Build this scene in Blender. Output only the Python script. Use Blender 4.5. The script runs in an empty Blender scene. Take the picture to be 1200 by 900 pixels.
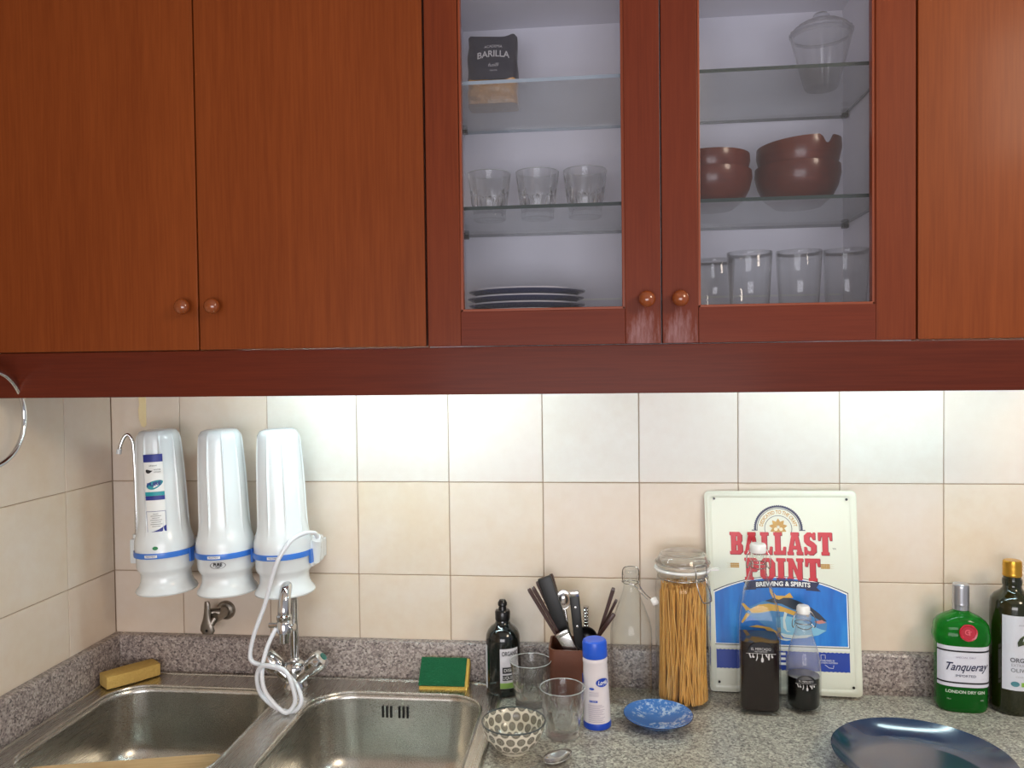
import bpy, math, random
from math import sin, cos, pi, radians as R
from mathutils import Vector, Matrix
random.seed(7)
scn = bpy.context.scene
col = scn.collection

# ---------------------------------------------------------------- camera, world, lights, exposure
cam_data = bpy.data.cameras.new('camera'); cam = bpy.data.objects.new('camera', cam_data); col.objects.link(cam)
cam_data.sensor_width = 36; cam_data.lens = 36*938.67/1200; cam_data.clip_start = .02
cr = Vector((.994222, .106660, -.012098)); cf = Vector((-.106931, .993962, -.024606)); cu = Vector((.009401, .025757, .999624))
cam.matrix_world = Matrix(((cr.x, cu.x, -cf.x, .91725), (cr.y, cu.y, -cf.y, -1.67265), (cr.z, cu.z, -cf.z, .66975), (0, 0, 0, 1)))
scn.camera = cam

world = bpy.data.worlds.new('world'); scn.world = world; world.use_nodes = True
world.node_tree.nodes['Background'].inputs[0].default_value = (.86, .84, .90, 1)
world.node_tree.nodes['Background'].inputs[1].default_value = .42

def area(name, loc, target, sx, sy, power, color):
    d = bpy.data.lights.new(name, 'AREA'); d.shape = 'RECTANGLE'; d.size = sx; d.size_y = sy; d.energy = power; d.color = color
    o = bpy.data.objects.new(name, d); col.objects.link(o); o.location = loc
    o.rotation_euler = (Vector(target)-Vector(loc)).to_track_quat('-Z', 'Y').to_euler()
    return o
area('window_daylight', (.9, -3.3, .30), (.75, 0, .75), 1.7, .9, 36, (.98, .95, .97))
area('ceiling_lamp', (2.5, -1.9, 1.62), (1.2, 0, .7), .5, .5, 22, (1, .82, .62))

scn.view_settings.view_transform = 'Standard'
scn.view_settings.look = 'None'
scn.view_settings.exposure = 0.0
scn.view_settings.gamma = 1.0
scn.view_settings.use_curve_mapping = False

# ---------------------------------------------------------------- mesh helpers
class G:
    """collects geometry for ONE mesh object"""
    def __init__(s): s.v = []; s.f = []; s.uv = {}; s.m = []; s.mi = 0
    def add(s, vs, fs, uvs=None):
        b = len(s.v); s.v += [tuple(v) for v in vs]
        for i, f in enumerate(fs):
            if uvs: s.uv[len(s.f)] = uvs[i]
            s.f.append(tuple(b+k for k in f)); s.m.append(s.mi)
        return s
    def box(s, x0, x1, y0, y1, z0, z1, M=None):
        vs = [(x, y, z) for x in (x0, x1) for y in (y0, y1) for z in (z0, z1)]
        if M is not None: vs = [tuple(M @ Vector(v)) for v in vs]
        return s.add(vs, [(0,1,3,2),(4,6,7,5),(0,4,5,1),(2,3,7,6),(0,2,6,4),(1,5,7,3)])
    def lathe(s, prof, n=48, rf=None, c=(0,0,0), closed=False, M=None, sy=1.0, uvk=None):
        """prof = [(r,z)..]; rf(r,z,a)->r"""
        P = len(prof); vs = []
        L = [0]
        for i in range(1, P): L.append(L[-1]+math.hypot(prof[i][0]-prof[i-1][0], prof[i][1]-prof[i-1][1]))
        for r, z in prof:
            for k in range(n):
                a = 2*pi*k/n; rr = rf(r, z, a) if rf else r
                p = Vector((c[0]+rr*cos(a), c[1]+rr*sin(a)*sy, c[2]+z))
                vs.append(tuple(M @ p) if M is not None else tuple(p))
        fs = []; uvs = []
        rng = range(P) if closed else range(P-1)
        for i in rng:
            j = (i+1) % P
            for k in range(n):
                k2 = (k+1) % n
                fs.append((i*n+k, i*n+k2, j*n+k2, j*n+k))
                Lj = L[j] if j else L[-1]
                uvs.append([(k/n, L[i]), ((k+1)/n, L[i]), ((k+1)/n, Lj), (k/n, Lj)])
        if not closed:
            if prof[0][0] > 1e-5: fs.append(tuple(range(n-1, -1, -1))); uvs.append([(0,0)]*n)
            if prof[-1][0] > 1e-5: fs.append(tuple((P-1)*n+k for k in range(n))); uvs.append([(0,0)]*n)
        return s.add(vs, fs, uvs)
    def tube(s, pts, r, n=10, caps=True, closed=False):
        pts = [Vector(p) for p in pts]; N = len(pts)
        rs = r if isinstance(r, (list, tuple)) else [r]*N
        up = Vector((0, 0, 1)); vs = []; prev = None
        for i in range(N):
            if closed: t = pts[(i+1) % N]-pts[i-1]
            else: t = pts[min(i+1, N-1)]-pts[max(i-1, 0)]
            t.normalize()
            if prev is None:
                a = t.cross(up)
                if a.length < .1: a = t.cross(Vector((0, 1, 0)))
            else: a = prev - t*prev.dot(t)
            a.normalize(); prev = a; b = t.cross(a)
            for k in range(n):
                an = 2*pi*k/n; vs.append(pts[i]+(a*cos(an)+b*sin(an))*rs[i])
        fs = []
        for i in range(N if closed else N-1):
            j = (i+1) % N
            for k in range(n):
                k2 = (k+1) % n; fs.append((i*n+k, j*n+k, j*n+k2, i*n+k2))
        if caps and not closed: fs += [tuple(range(n)), tuple((N-1)*n+k for k in range(n-1, -1, -1))]
        return s.add(vs, fs)
    def prism(s, poly, fn, t0, t1):
        """poly 2d; fn(u,v,t)->xyz"""
        n = len(poly); vs = [fn(u, v, t0) for u, v in poly]+[fn(u, v, t1) for u, v in poly]
        fs = [tuple(range(n-1, -1, -1)), tuple(range(n, 2*n))]+[(k, (k+1) % n, n+(k+1) % n, n+k) for k in range(n)]
        return s.add(vs, fs)
    def grid(s, fn, nu, nv, u0=0, u1=1, v0=0, v1=1):
        vs = [fn(u0+(u1-u0)*i/nu, v0+(v1-v0)*j/nv) for j in range(nv+1) for i in range(nu+1)]
        fs = []; uvs = []
        for j in range(nv):
            for i in range(nu):
                a = j*(nu+1)+i; fs.append((a, a+1, a+nu+2, a+nu+1))
                uvs.append([(i/nu, j/nv), ((i+1)/nu, j/nv), ((i+1)/nu, (j+1)/nv), (i/nu, (j+1)/nv)])
        return s.add(vs, fs, uvs)
    def build(s, name, mat, parent=None, smooth=40, bevel=0, seg=2, kind=None, label=None, recalc=True, M=None):
        me = bpy.data.meshes.new(name)
        vs = s.v if M is None else [tuple(M @ Vector(v)) for v in s.v]
        me.from_pydata(vs, [], s.f)
        mats = mat if isinstance(mat, (list, tuple)) else [mat]
        for m in mats: me.materials.append(m)
        for p, mi in zip(me.polygons, s.m): p.material_index = mi
        if s.uv:
            ul = me.uv_layers.new(name='UVMap')
            for p in me.polygons:
                u = s.uv.get(p.index)
                if u:
                    for li, q in zip(p.loop_indices, u): ul.data[li].uv = q
        import bmesh
        bm = bmesh.new(); bm.from_mesh(me)
        if recalc:
            bmesh.ops.remove_doubles(bm, verts=bm.verts, dist=1e-6)
            bmesh.ops.recalc_face_normals(bm, faces=bm.faces)
        if bevel:
            es = [e for e in bm.edges if len(e.link_faces) == 2 and e.calc_face_angle(0) > .6]
            bmesh.ops.bevel(bm, geom=es, offset=bevel, segments=seg, affect='EDGES', profile=.6)
        bm.to_mesh(me); bm.free()
        if smooth:
            me.shade_smooth(); me.set_sharp_from_angle(angle=R(smooth))
        o = bpy.data.objects.new(name, me); col.objects.link(o)
        if parent is not None: o.parent = parent
        if kind: o['kind'] = kind
        if label: o['label'] = label
        return o

def thing(name, label, cat, loc=(0,0,0), rz=0, group=None, rot=None):
    o = bpy.data.objects.new(name, None); col.objects.link(o); o.empty_display_size = .02
    o.location = loc; o.rotation_euler = rot or (0, 0, rz)
    o['label'] = label; o['category'] = cat
    if group: o['group'] = group
    return o
def tag(o, label, cat, group=None, loc=None):
    o['label'] = label; o['category'] = cat
    if group: o['group'] = group
    if loc: o.location = loc
    return o
def dup(root, loc, label, rz=None):
    c = root.copy(); col.objects.link(c); c.location = loc; c['label'] = label
    if rz is not None: c.rotation_euler.z = rz
    for ch in list(root.children):
        d = ch.copy(); col.objects.link(d); d.parent = c
        for g in list(ch.children):
            e = g.copy(); col.objects.link(e); e.parent = d
    return c

def smooth_path(pts, k=6):
    pts = [Vector(p) for p in pts]; out = []
    for i in range(len(pts)-1):
        p0 = pts[max(i-1, 0)]; p1 = pts[i]; p2 = pts[i+1]; p3 = pts[min(i+2, len(pts)-1)]
        for j in range(k):
            t = j/k
            out.append(.5*((2*p1)+(p2-p0)*t+(2*p0-5*p1+4*p2-p3)*t*t+(3*p1-p0-3*p2+p3)*t**3))
    out.append(pts[-1]); return out
def rrect(x0, x1, y0, y1, r, n=8):
    rs = r if isinstance(r, (list, tuple)) else [r]*4      # order: +x+y, -x+y, -x-y, +x-y
    out = []
    for (cx, cy, a0), rr in zip([(x1, y1, 0), (x0, y1, 90), (x0, y0, 180), (x1, y0, 270)], rs):
        sx = -1 if cx == x1 else 1; sy = -1 if cy == y1 else 1
        for k in range(n+1):
            a = R(a0+90*k/n); out.append((cx+sx*rr+rr*cos(a), cy+sy*rr+rr*sin(a)))
    return out
def curve_mesh(fill_curve):
    o = bpy.data.objects.new('tmp', fill_curve); col.objects.link(o)
    dg = bpy.context.evaluated_depsgraph_get(); dg.update()
    me = bpy.data.meshes.new_from_object(o.evaluated_get(dg))
    vs = [tuple(v.co) for v in me.vertices]; fs = [tuple(p.vertices) for p in me.polygons]
    bpy.data.objects.remove(o); bpy.data.meshes.remove(me); bpy.data.curves.remove(fill_curve)
    return vs, fs
def shape2d(loops, extrude=0, bevel=0):
    cu_ = bpy.data.curves.new('s', 'CURVE'); cu_.dimensions = '2D'; cu_.fill_mode = 'BOTH'; cu_.extrude = extrude
    if bevel: cu_.bevel_depth = bevel; cu_.bevel_resolution = 2
    for l in loops:
        sp = cu_.splines.new('POLY'); sp.points.add(len(l)-1); sp.use_cyclic_u = True
        for p, q in zip(sp.points, l): p.co = (q[0], q[1], 0, 1)
    return curve_mesh(cu_)
_tc = {}
def text(g, s, size, fn, bold=0.0, shear=0.0, width=None, align='CENTER', res=3):
    key = (s, bold, shear, align, res)
    if key not in _tc:
        c = bpy.data.curves.new('t', 'FONT'); c.body = s; c.size = 1; c.align_x = align; c.align_y = 'CENTER'
        c.offset = bold; c.shear = shear; c.resolution_u = res; c.fill_mode = 'FRONT'
        _tc[key] = curve_mesh(c)
    vs, fs = _tc[key]
    sx = size
    if width:
        w = max(v[0] for v in vs)-min(v[0] for v in vs); sx = width/w
    g.add([fn(v[0]*sx, v[1]*size) for v in vs], fs); return g
def cyl(r, a0, z0, off=.0006, cx=0, cy=0):
    """map flat (u,v) on to a cylinder; a0 = angle from the -y direction, + to the right"""
    return lambda u, v: (cx+(r+off)*sin(a0+u/r), cy-(r+off)*cos(a0+u/r), z0+v)
def patch(g, r, a0, z0, w, h, off=.0003, n=12, cx=0, cy=0, nv=1):
    f = cyl(r, a0, z0, off, cx, cy)
    return g.grid(lambda u, v: f((u-.5)*w, (v-.5)*h), n, nv)

# ---------------------------------------------------------------- materials
def srgb(r, g, b):
    f = lambda c: (c/255/12.92) if c/255 <= .04045 else ((c/255+.055)/1.055)**2.4
    return (f(r), f(g), f(b), 1)
def mat(name, color, rough=.5, metal=0, coat=0, spec=.5, trans=0, ior=1.45, emit=0, bump=None, alpha=1):
    m = bpy.data.materials.new(name); m.use_nodes = True; b = m.node_tree.nodes['Principled BSDF']
    c = color if len(color) == 4 else srgb(*color)
    b.inputs['Base Color'].default_value = c; b.inputs['Roughness'].default_value = rough; b.inputs['Metallic'].default_value = metal
    b.inputs['Coat Weight'].default_value = coat; b.inputs['Coat Roughness'].default_value = .15
    b.inputs['Specular IOR Level'].default_value = spec; b.inputs['Transmission Weight'].default_value = trans; b.inputs['IOR'].default_value = ior
    b.inputs['Alpha'].default_value = alpha
    if emit: b.inputs['Emission Color'].default_value = c; b.inputs['Emission Strength'].default_value = emit
    if bump: noise_bump(m, *bump)
    return m
def N(m, t, **kw):
    n = m.node_tree.nodes.new(t)
    for k, v in kw.items():
        if k.startswith('i_'): n.inputs[int(k[2:])].default_value = v
        else: setattr(n, k, v)
    return n
def L(m, a, b): m.node_tree.links.new(a, b)
def bsdf(m): return m.node_tree.nodes['Principled BSDF']
def coords(m, scale=(1,1,1), rnd=False, kind='Object'):
    tc = N(m, 'ShaderNodeTexCoord'); mp = N(m, 'ShaderNodeMapping'); mp.inputs['Scale'].default_value = scale
    L(m, tc.outputs[kind], mp.inputs[0])
    if rnd:
        oi = N(m, 'ShaderNodeObjectInfo'); mu = N(m, 'ShaderNodeMath', operation='MULTIPLY', i_1=37.0)
        L(m, oi.outputs['Random'], mu.inputs[0]); cb = N(m, 'ShaderNodeCombineXYZ')
        for k in range(3): L(m, mu.outputs[0], cb.inputs[k])
        L(m, cb.outputs[0], mp.inputs['Location'])
    return mp.outputs[0]
def noise(m, vec, scale, detail=4, rough=.55):
    n = N(m, 'ShaderNodeTexNoise'); n.inputs['Scale'].default_value = scale; n.inputs['Detail'].default_value = detail
    n.inputs['Roughness'].default_value = rough; L(m, vec, n.inputs['Vector']); return n.outputs['Fac']
def ramp(m, fac, stops, interp='LINEAR'):
    r = N(m, 'ShaderNodeValToRGB'); r.color_ramp.interpolation = interp; e = r.color_ramp.elements
    while len(e) < len(stops): e.new(.5)
    for el, (p, c) in zip(e, stops): el.position = p; el.color = c
    L(m, fac, r.inputs[0]); return r.outputs[0]
def mix(m, fac, a, b, blend='MIX'):
    n = N(m, 'ShaderNodeMix', data_type='RGBA', blend_type=blend)
    for s, v in ((n.inputs[0], fac), (n.inputs[6], a), (n.inputs[7], b)):
        if hasattr(v, 'links'): L(m, v, s)
        else: s.default_value = v
    return n.outputs[2]
def math_(m, op, a, b=0.0, c=0.0, clamp=False):
    n = N(m, 'ShaderNodeMath', operation=op); n.use_clamp = clamp
    for s, v in zip(n.inputs, (a, b, c)):
        if hasattr(v, 'links'): L(m, v, s)
        else: s.default_value = v
    return n.outputs[0]
def bump_(m, h, strength=.2, dist=.002):
    b = N(m, 'ShaderNodeBump'); b.inputs['Strength'].default_value = strength; b.inputs['Distance'].default_value = dist
    L(m, h, b.inputs['Height']); L(m, b.outputs[0], bsdf(m).inputs['Normal'])
def noise_bump(m, scale, strength, dist): bump_(m, noise(m, coords(m), scale), strength, dist)

def wood(name, base, dark, light, vertical=True, rough=.45, wear=None, coat=.05):
    m = mat(name, base, rough, coat=coat, spec=.2); sc = (16, 16, .9) if vertical else (.9, 16, 16)
    v = coords(m, sc, rnd=True); n1 = noise(m, v, 3.2, 6, .62)
    sc2 = (150, 150, 5) if vertical else (5, 150, 150)
    n2 = noise(m, coords(m, sc2, rnd=True), 2, 3, .5)
    big = noise(m, coords(m, (3, 3, .9) if vertical else (.9, 3, 3), rnd=True), 1.3, 3, .5)
    c = ramp(m, n1, [(.25, srgb(*dark)), (.5, srgb(*base)), (.78, srgb(*light))])
    c = mix(m, .5, c, ramp(m, big, [(.3, srgb(*dark)), (.7, srgb(*light))]))
    c = mix(m, .28, c, ramp(m, n2, [(.35, srgb(*dark)), (.65, srgb(*light))]))
    if wear:
        (wx, wz, rx, rz) = wear
        tc = N(m, 'ShaderNodeTexCoord'); sp = N(m, 'ShaderNodeSeparateXYZ'); L(m, tc.outputs['Object'], sp.inputs[0])
        dx = math_(m, 'DIVIDE', math_(m, 'SUBTRACT', sp.outputs[0], wx), rx); dz = math_(m, 'DIVIDE', math_(m, 'SUBTRACT', sp.outputs[2], wz), rz)
        d = math_(m, 'ADD', math_(m, 'MULTIPLY', dx, dx), math_(m, 'MULTIPLY', dz, dz))
        nn = noise(m, coords(m, (130, 1, 22)), 1.2, 5, .7)
        k = math_(m, 'SUBTRACT', math_(m, 'MULTIPLY', nn, 2.9), math_(m, 'ADD', d, .72), clamp=True)
        k = math_(m, 'MULTIPLY', k, .8, clamp=True)
        c = mix(m, k, c, srgb(156, 122, 126)); 
        L(m, math_(m, 'ADD', math_(m, 'MULTIPLY', k, .3), rough), bsdf(m).inputs['Roughness'])
    L(m, c, bsdf(m).inputs['Base Color']); bump_(m, n2, .06, .001)
    return m
def thin_glass(name, tint=(1,1,1), refl=1.0, rough=.0, haze=0.0):
    """thin sheet: clear transmission plus Fresnel reflection"""
    m = bpy.data.materials.new(name); m.use_nodes = True; nt = m.node_tree; nt.nodes.clear()
    out = N(m, 'ShaderNodeOutputMaterial'); t = N(m, 'ShaderNodeBsdfTransparent'); g = N(m, 'ShaderNodeBsdfGlossy')
    t.inputs[0].default_value = (*tint, 1); g.inputs['Roughness'].default_value = rough
    fr = N(m, 'ShaderNodeLayerWeight'); fr.inputs[0].default_value = .5
    k = math_(m, 'MULTIPLY', math_(m, 'ADD', math_(m, 'MULTIPLY', math_(m, 'POWER', fr.outputs['Facing'], 3.2), .85), .018), refl, clamp=True)
    mx = N(m, 'ShaderNodeMixShader'); L(m, k, mx.inputs[0]); L(m, t.outputs[0], mx.inputs[1]); L(m, g.outputs[0], mx.inputs[2])
    res = mx.outputs[0]
    if haze:
        d = N(m, 'ShaderNodeBsdfDiffuse'); d.inputs[0].default_value = (.8, .82, .85, 1)
        m2 = N(m, 'ShaderNodeMixShader'); m2.inputs[0].default_value = haze; L(m, res, m2.inputs[1]); L(m, d.outputs[0], m2.inputs[2]); res = m2.outputs[0]
    L(m, res, out.inputs[0]); return m
def vessel_glass(name, tint=(.97,.99,.98), clear=.45, ior=1.45, rough=0.0):
    """refracting glass mixed with clear transmission so that light reaches what stands inside and behind"""
    m = mat(name, (*tint, 1), rough, trans=1, ior=ior); nt = m.node_tree
    t = N(m, 'ShaderNodeBsdfTransparent'); t.inputs[0].default_value = (*tint, 1)
    mx = N(m, 'ShaderNodeMixShader'); mx.inputs[0].default_value = clear
    out = [n for n in nt.nodes if n.type == 'OUTPUT_MATERIAL'][0]
    L(m, bsdf(m).outputs[0], mx.inputs[1]); L(m, t.outputs[0], mx.inputs[2]); L(m, mx.outputs[0], out.inputs[0]); return m

# tiles
def tile_mat(name='glazed_tile', ca=(220, 203, 178), cb_=(222, 209, 190), cc=(225, 216, 204)):
    m = mat(name, (214, 196, 178), .3, coat=.15)
    v = coords(m, (1,1,1), rnd=True)
    n = noise(m, v, 5.5, 4, .6); n2 = noise(m, v, 45, 3, .6)
    c = ramp(m, n, [(.3, srgb(*ca)), (.5, srgb(*cb_)), (.72, srgb(*cc))])
    c = mix(m, .12, c, ramp(m, n2, [(.3, srgb(212, 184, 158)), (.7, srgb(238, 228, 214))]))
    oi = N(m, 'ShaderNodeObjectInfo'); c = mix(m, math_(m, 'MULTIPLY', oi.outputs['Random'], .35), c, srgb(220, 199, 190))
    spot = noise(m, v, 70, 1, .4)
    k = ramp(m, spot, [(.86, (0,0,0,1)), (.88, (1,1,1,1))])
    c = mix(m, k, c, srgb(150, 112, 88))
    L(m, c, bsdf(m).inputs['Base Color']); bump_(m, noise(m, v, 14, 2), .05, .002); return m
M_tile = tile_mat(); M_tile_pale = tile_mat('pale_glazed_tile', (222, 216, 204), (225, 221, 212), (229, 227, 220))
M_grout = mat('grout', (184, 160, 136), .9, bump=(90, .4, .001))
def granite(name='speckled_granite', tint=(1, 1, 1, 1)):
    m = mat(name, (140, 135, 132), .33, coat=.1)
    v = coords(m)
    def vor(scale): 
        n = N(m, 'ShaderNodeTexVoronoi'); n.inputs['Scale'].default_value = scale; n.inputs['Randomness'].default_value = 1; L(m, v, n.inputs['Vector']); return n.outputs['Color']
    def sep(c): s = N(m, 'ShaderNodeSeparateColor'); L(m, c, s.inputs[0]); return s.outputs[0]
    a = sep(vor(260)); b = sep(vor(430)); n = noise(m, v, 7, 3)
    c = ramp(m, a, [(0, srgb(58, 56, 55)), (.10, srgb(98, 93, 90)), (.22, srgb(134, 130, 122)), (.42, srgb(168, 166, 153)), (.68, srgb(196, 196, 181)), (.88, srgb(220, 222, 206))], 'CONSTANT')
    c2 = ramp(m, b, [(0, srgb(60, 55, 57)), (.16, srgb(140, 131, 124)), (.45, srgb(180, 176, 163)), (.8, srgb(208, 206, 190))], 'CONSTANT')
    c = mix(m, .38, c, c2); c = mix(m, .12, c, ramp(m, n, [(.35, srgb(152, 148, 140)), (.65, srgb(192, 190, 174))]))
    c = mix(m, 1.0, c, tint, 'MULTIPLY')
    L(m, c, bsdf(m).inputs['Base Color']); return m
M_granite = granite(); M_granite_up = granite('shaded_pinkish_granite', (.80, .70, .76, 1))  # upstand copy of the stone, its shade painted in as darker purplish tint
W_d, W_b, W_l = (112, 51, 18), (127, 61, 23), (142, 73, 31)
M_wood = wood('cabinet_wood', W_b, W_d, W_l)
M_rail = wood('door_rail_wood', (104, 43, 25), (92, 36, 21), (116, 50, 30), vertical=False)
M_pelmet = wood('pelmet_wood', (92, 34, 17), (78, 27, 14), (106, 42, 21), vertical=False)
M_bead = mat('bead_wood', (138, 62, 28), .4, coat=.1)
M_knob = mat('knob_wood', (136, 68, 30), .18, coat=.8)
M_inner = mat('cabinet_white', (228, 228, 238), .5)
M_dark = mat('dark_gap', (20, 16, 14), .9)
M_pane = thin_glass('window_pane_glass', (.965, .97, .985), .9, .0, .02)
M_shelf = thin_glass('shelf_glass', (.93, .95, .945), .8, .0, .012)
M_edge = mat('shelf_glass_edge', (40, 56, 54), .12, coat=.5)
M_chrome = mat('chrome', (212, 214, 216), .1, metal=1)
M_chrome_old = mat('aged_chrome', (150, 142, 132), .3, metal=1, bump=(120, .3, .001))
def steel():
    m = mat('brushed_steel', (204, 202, 196), .27, metal=1)
    n = noise(m, coords(m, (220, 6, 220)), 3, 3, .6)
    L(m, ramp(m, n, [(.3, (.22,.22,.22,1)), (.7, (.34,.34,.34,1))]), bsdf(m).inputs['Roughness']); bump_(m, n, .04, .0005)
    big = noise(m, coords(m), 8, 4); L(m, ramp(m, big, [(.3, srgb(188, 187, 180)), (.7, srgb(214, 212, 206))]), bsdf(m).inputs['Base Color'])
    return m
M_steel = steel()
M_cutsteel = mat('cutlery_steel', (196, 194, 190), .2, metal=1)
M_wplastic = mat('white_plastic', (226, 232, 234), .22, coat=.4)
M_bplastic = mat('blue_plastic', (58, 118, 208), .3, coat=.2)
M_white = mat('white_paint', (236, 238, 236), .4)
M_ceramic = mat('white_ceramic', (238, 238, 236), .15, coat=.5)
M_navy = mat('navy_print', (30, 44, 130), .4)
M_blackp = mat('black_print', (20, 20, 26), .4)
M_teal = mat('teal_print', (30, 150, 160), .4)
M_black = mat('black_plastic', (16, 16, 17), .28, coat=.2)
M_handle = mat('black_handle', (20, 21, 22), .4)
M_brown = mat('brown_stick_wood', (58, 30, 22), .4, coat=.2, bump=(60, .3, .001))
M_wire = mat('wire', (180, 178, 174), .25, metal=1)
M_glass = vessel_glass('clear_glass', (.99, 1, .996), .25)
M_tall = thin_glass('thin_tumbler_glass', (.975, .985, .985), 2.0, .03, .008)
M_glass_soft = thin_glass('thin_jar_glass', (.985, .992, .988), 1.2, .0, .008)
M_bottle_glass = thin_glass('thin_bottle_glass', (.972, .986, .982), 1.3, .0, .002)
M_frost = thin_glass('clouded_bottle_glass', (.95, .965, .98), 1.3, .05, .07)
M_jar = thin_glass('cut_jar_glass', (.93, .94, .97), 1.6, .08, .16)
M_cloud = thin_glass('clouded_small_bottle_glass', (.95, .965, .98), 1.3, .05, .13)
z_ = N(M_cloud, 'ShaderNodeSeparateXYZ'); tc_ = N(M_cloud, 'ShaderNodeTexCoord'); L(M_cloud, tc_.outputs['Object'], z_.inputs[0])
for n_ in [n for n in M_cloud.node_tree.nodes if n.type == 'MIX_SHADER' and not n.inputs[0].is_linked]:
    cl_ = noise(M_cloud, coords(M_cloud), 60, 4)
    L(M_cloud, math_(M_cloud, 'MULTIPLY', math_(M_cloud, 'MULTIPLY', math_(M_cloud, 'GREATER_THAN', z_.outputs[2], .067), .30), cl_), n_.inputs[0])

# ---------------------------------------------------------------- room
def struct(g, name, m, **kw): o = g.build(name, m, **kw); o['kind'] = 'structure'; return o
T = .2; gap = .0018; XL = -.16
wb = struct(G().box(XL-.1, 3.0, .0028, .12, -.9, 1.78), 'wall_back', M_grout, smooth=0)
wl = struct(G().box(XL-.12, XL-.0028, -3.4, .0028, -.9, 1.78), 'wall_left', M_grout, smooth=0)
M_floor = mat('floor_tile', (150, 132, 116), .4)
struct(G().box(XL-.1, 3.0, -3.4, .1, -.95, -.9), 'floor', M_floor, smooth=0)
M_ceil = mat('ceiling_paint', (225, 222, 215), .8)
struct(G().box(XL-.1, 3.0, -3.4, .1, 1.78, 1.84), 'ceiling', M_ceil, smooth=0)
def tile_mesh(w, h, m):
    g = G().box(-w/2+gap/2, w/2-gap/2, 0, .0034, -h/2+gap/2, h/2-gap/2)
    o = g.build('tile', m, smooth=0, bevel=.0009, seg=1); me = o.data; bpy.data.objects.remove(o); return me
rows = [(.004, .077), (.077, .221), (.221, .421), (.421, .621), (.621, .699)]
cache = {}
def tiles(parent, spans, left=False):
    for z0, z1 in rows:
        for a0, a1 in spans:
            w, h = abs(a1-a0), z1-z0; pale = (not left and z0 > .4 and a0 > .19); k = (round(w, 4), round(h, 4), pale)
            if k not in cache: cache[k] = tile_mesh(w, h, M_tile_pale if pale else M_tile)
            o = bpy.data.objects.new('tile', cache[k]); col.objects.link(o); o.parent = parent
            if left: o.location = (XL, (a0+a1)/2, (z0+z1)/2); o.rotation_euler = (0, 0, R(90))
            else: o.location = ((a0+a1)/2, 0, (z0+z1)/2)
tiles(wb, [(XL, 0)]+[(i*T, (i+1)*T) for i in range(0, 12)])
tiles(wl, [(-.157, 0)]+[(-.157-(i+1)*T, -.157-i*T) for i in range(0, 4)], True)

# ---------------------------------------------------------------- worktop, upstands, base cabinet, sink
SX0, SX1, SY0, SY1 = -.128, .718, -.50, -.032
vs, fs = shape2d([[(XL+.001, -.62), (1.98, -.62), (1.98, -.0015), (XL+.001, -.0015)], rrect(SX0+.012, SX1-.012, SY0+.012, SY1-.012, .05)], extrude=.015)
wt = G().add(vs, fs).build('worktop', M_granite, smooth=30, M=Matrix.Translation((0, 0, -.015)))
tag(wt, 'speckled grey and pink granite worktop running under the tiled wall', 'worktop')
def upstand(poly_fn, name, label):
    prof = [(0, 0), (.02, 0), (.02, .076)]+[(.013+.007*cos(R(a)), .076+.007*sin(R(a))) for a in (30, 60, 90)]+[(0, .083)]
    g = poly_fn(prof); return tag(g.build(name, M_granite_up, smooth=30), label, 'upstand')
upstand(lambda p: G().prism(p, lambda u, v, t: (t, -.0012-u, v), XL+.0215, 1.98), 'granite_upstand', 'low granite upstand along the back wall behind the bottles')
upstand(lambda p: G().prism(p, lambda u, v, t: (XL+.0012+u, t, v), -.62, -.0012), 'granite_upstand', 'low granite upstand on the left wall beside the sink')
bc = thing('base_cabinet', 'wooden base cabinet carrying the granite worktop and the sink', 'cabinet', (0, 0, -.9))
for x0, x1 in ((XL+.002, XL+.02), (.76, .778), (1.36, 1.378), (1.96, 1.978)): G().box(x0, x1, -.58, -.004, 0, .8698).build('side_panel', M_wood, bc, smooth=0)
G().box(XL+.02, 1.96, -.57, -.01, .08, .098).build('bottom_panel', M_wood, bc, smooth=0)
for x0, x1 in ((XL+.003, .298), (.301, .767), (.77, 1.367), (1.37, 1.978)):
    d = G().box(x0, x1, -.6, -.581, .1, .86).build('door', M_wood, bc, smooth=0, bevel=.002)
    G().lathe([(0, 0), (.006, 0), (.006, .012), (.012, .016), (.012, .024), (0, .028)], 20, M=Matrix.Translation(((x1-.04), -.6, .8)) @ Matrix.Rotation(R(90), 4, 'X')).build('knob', M_knob, d)

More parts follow.
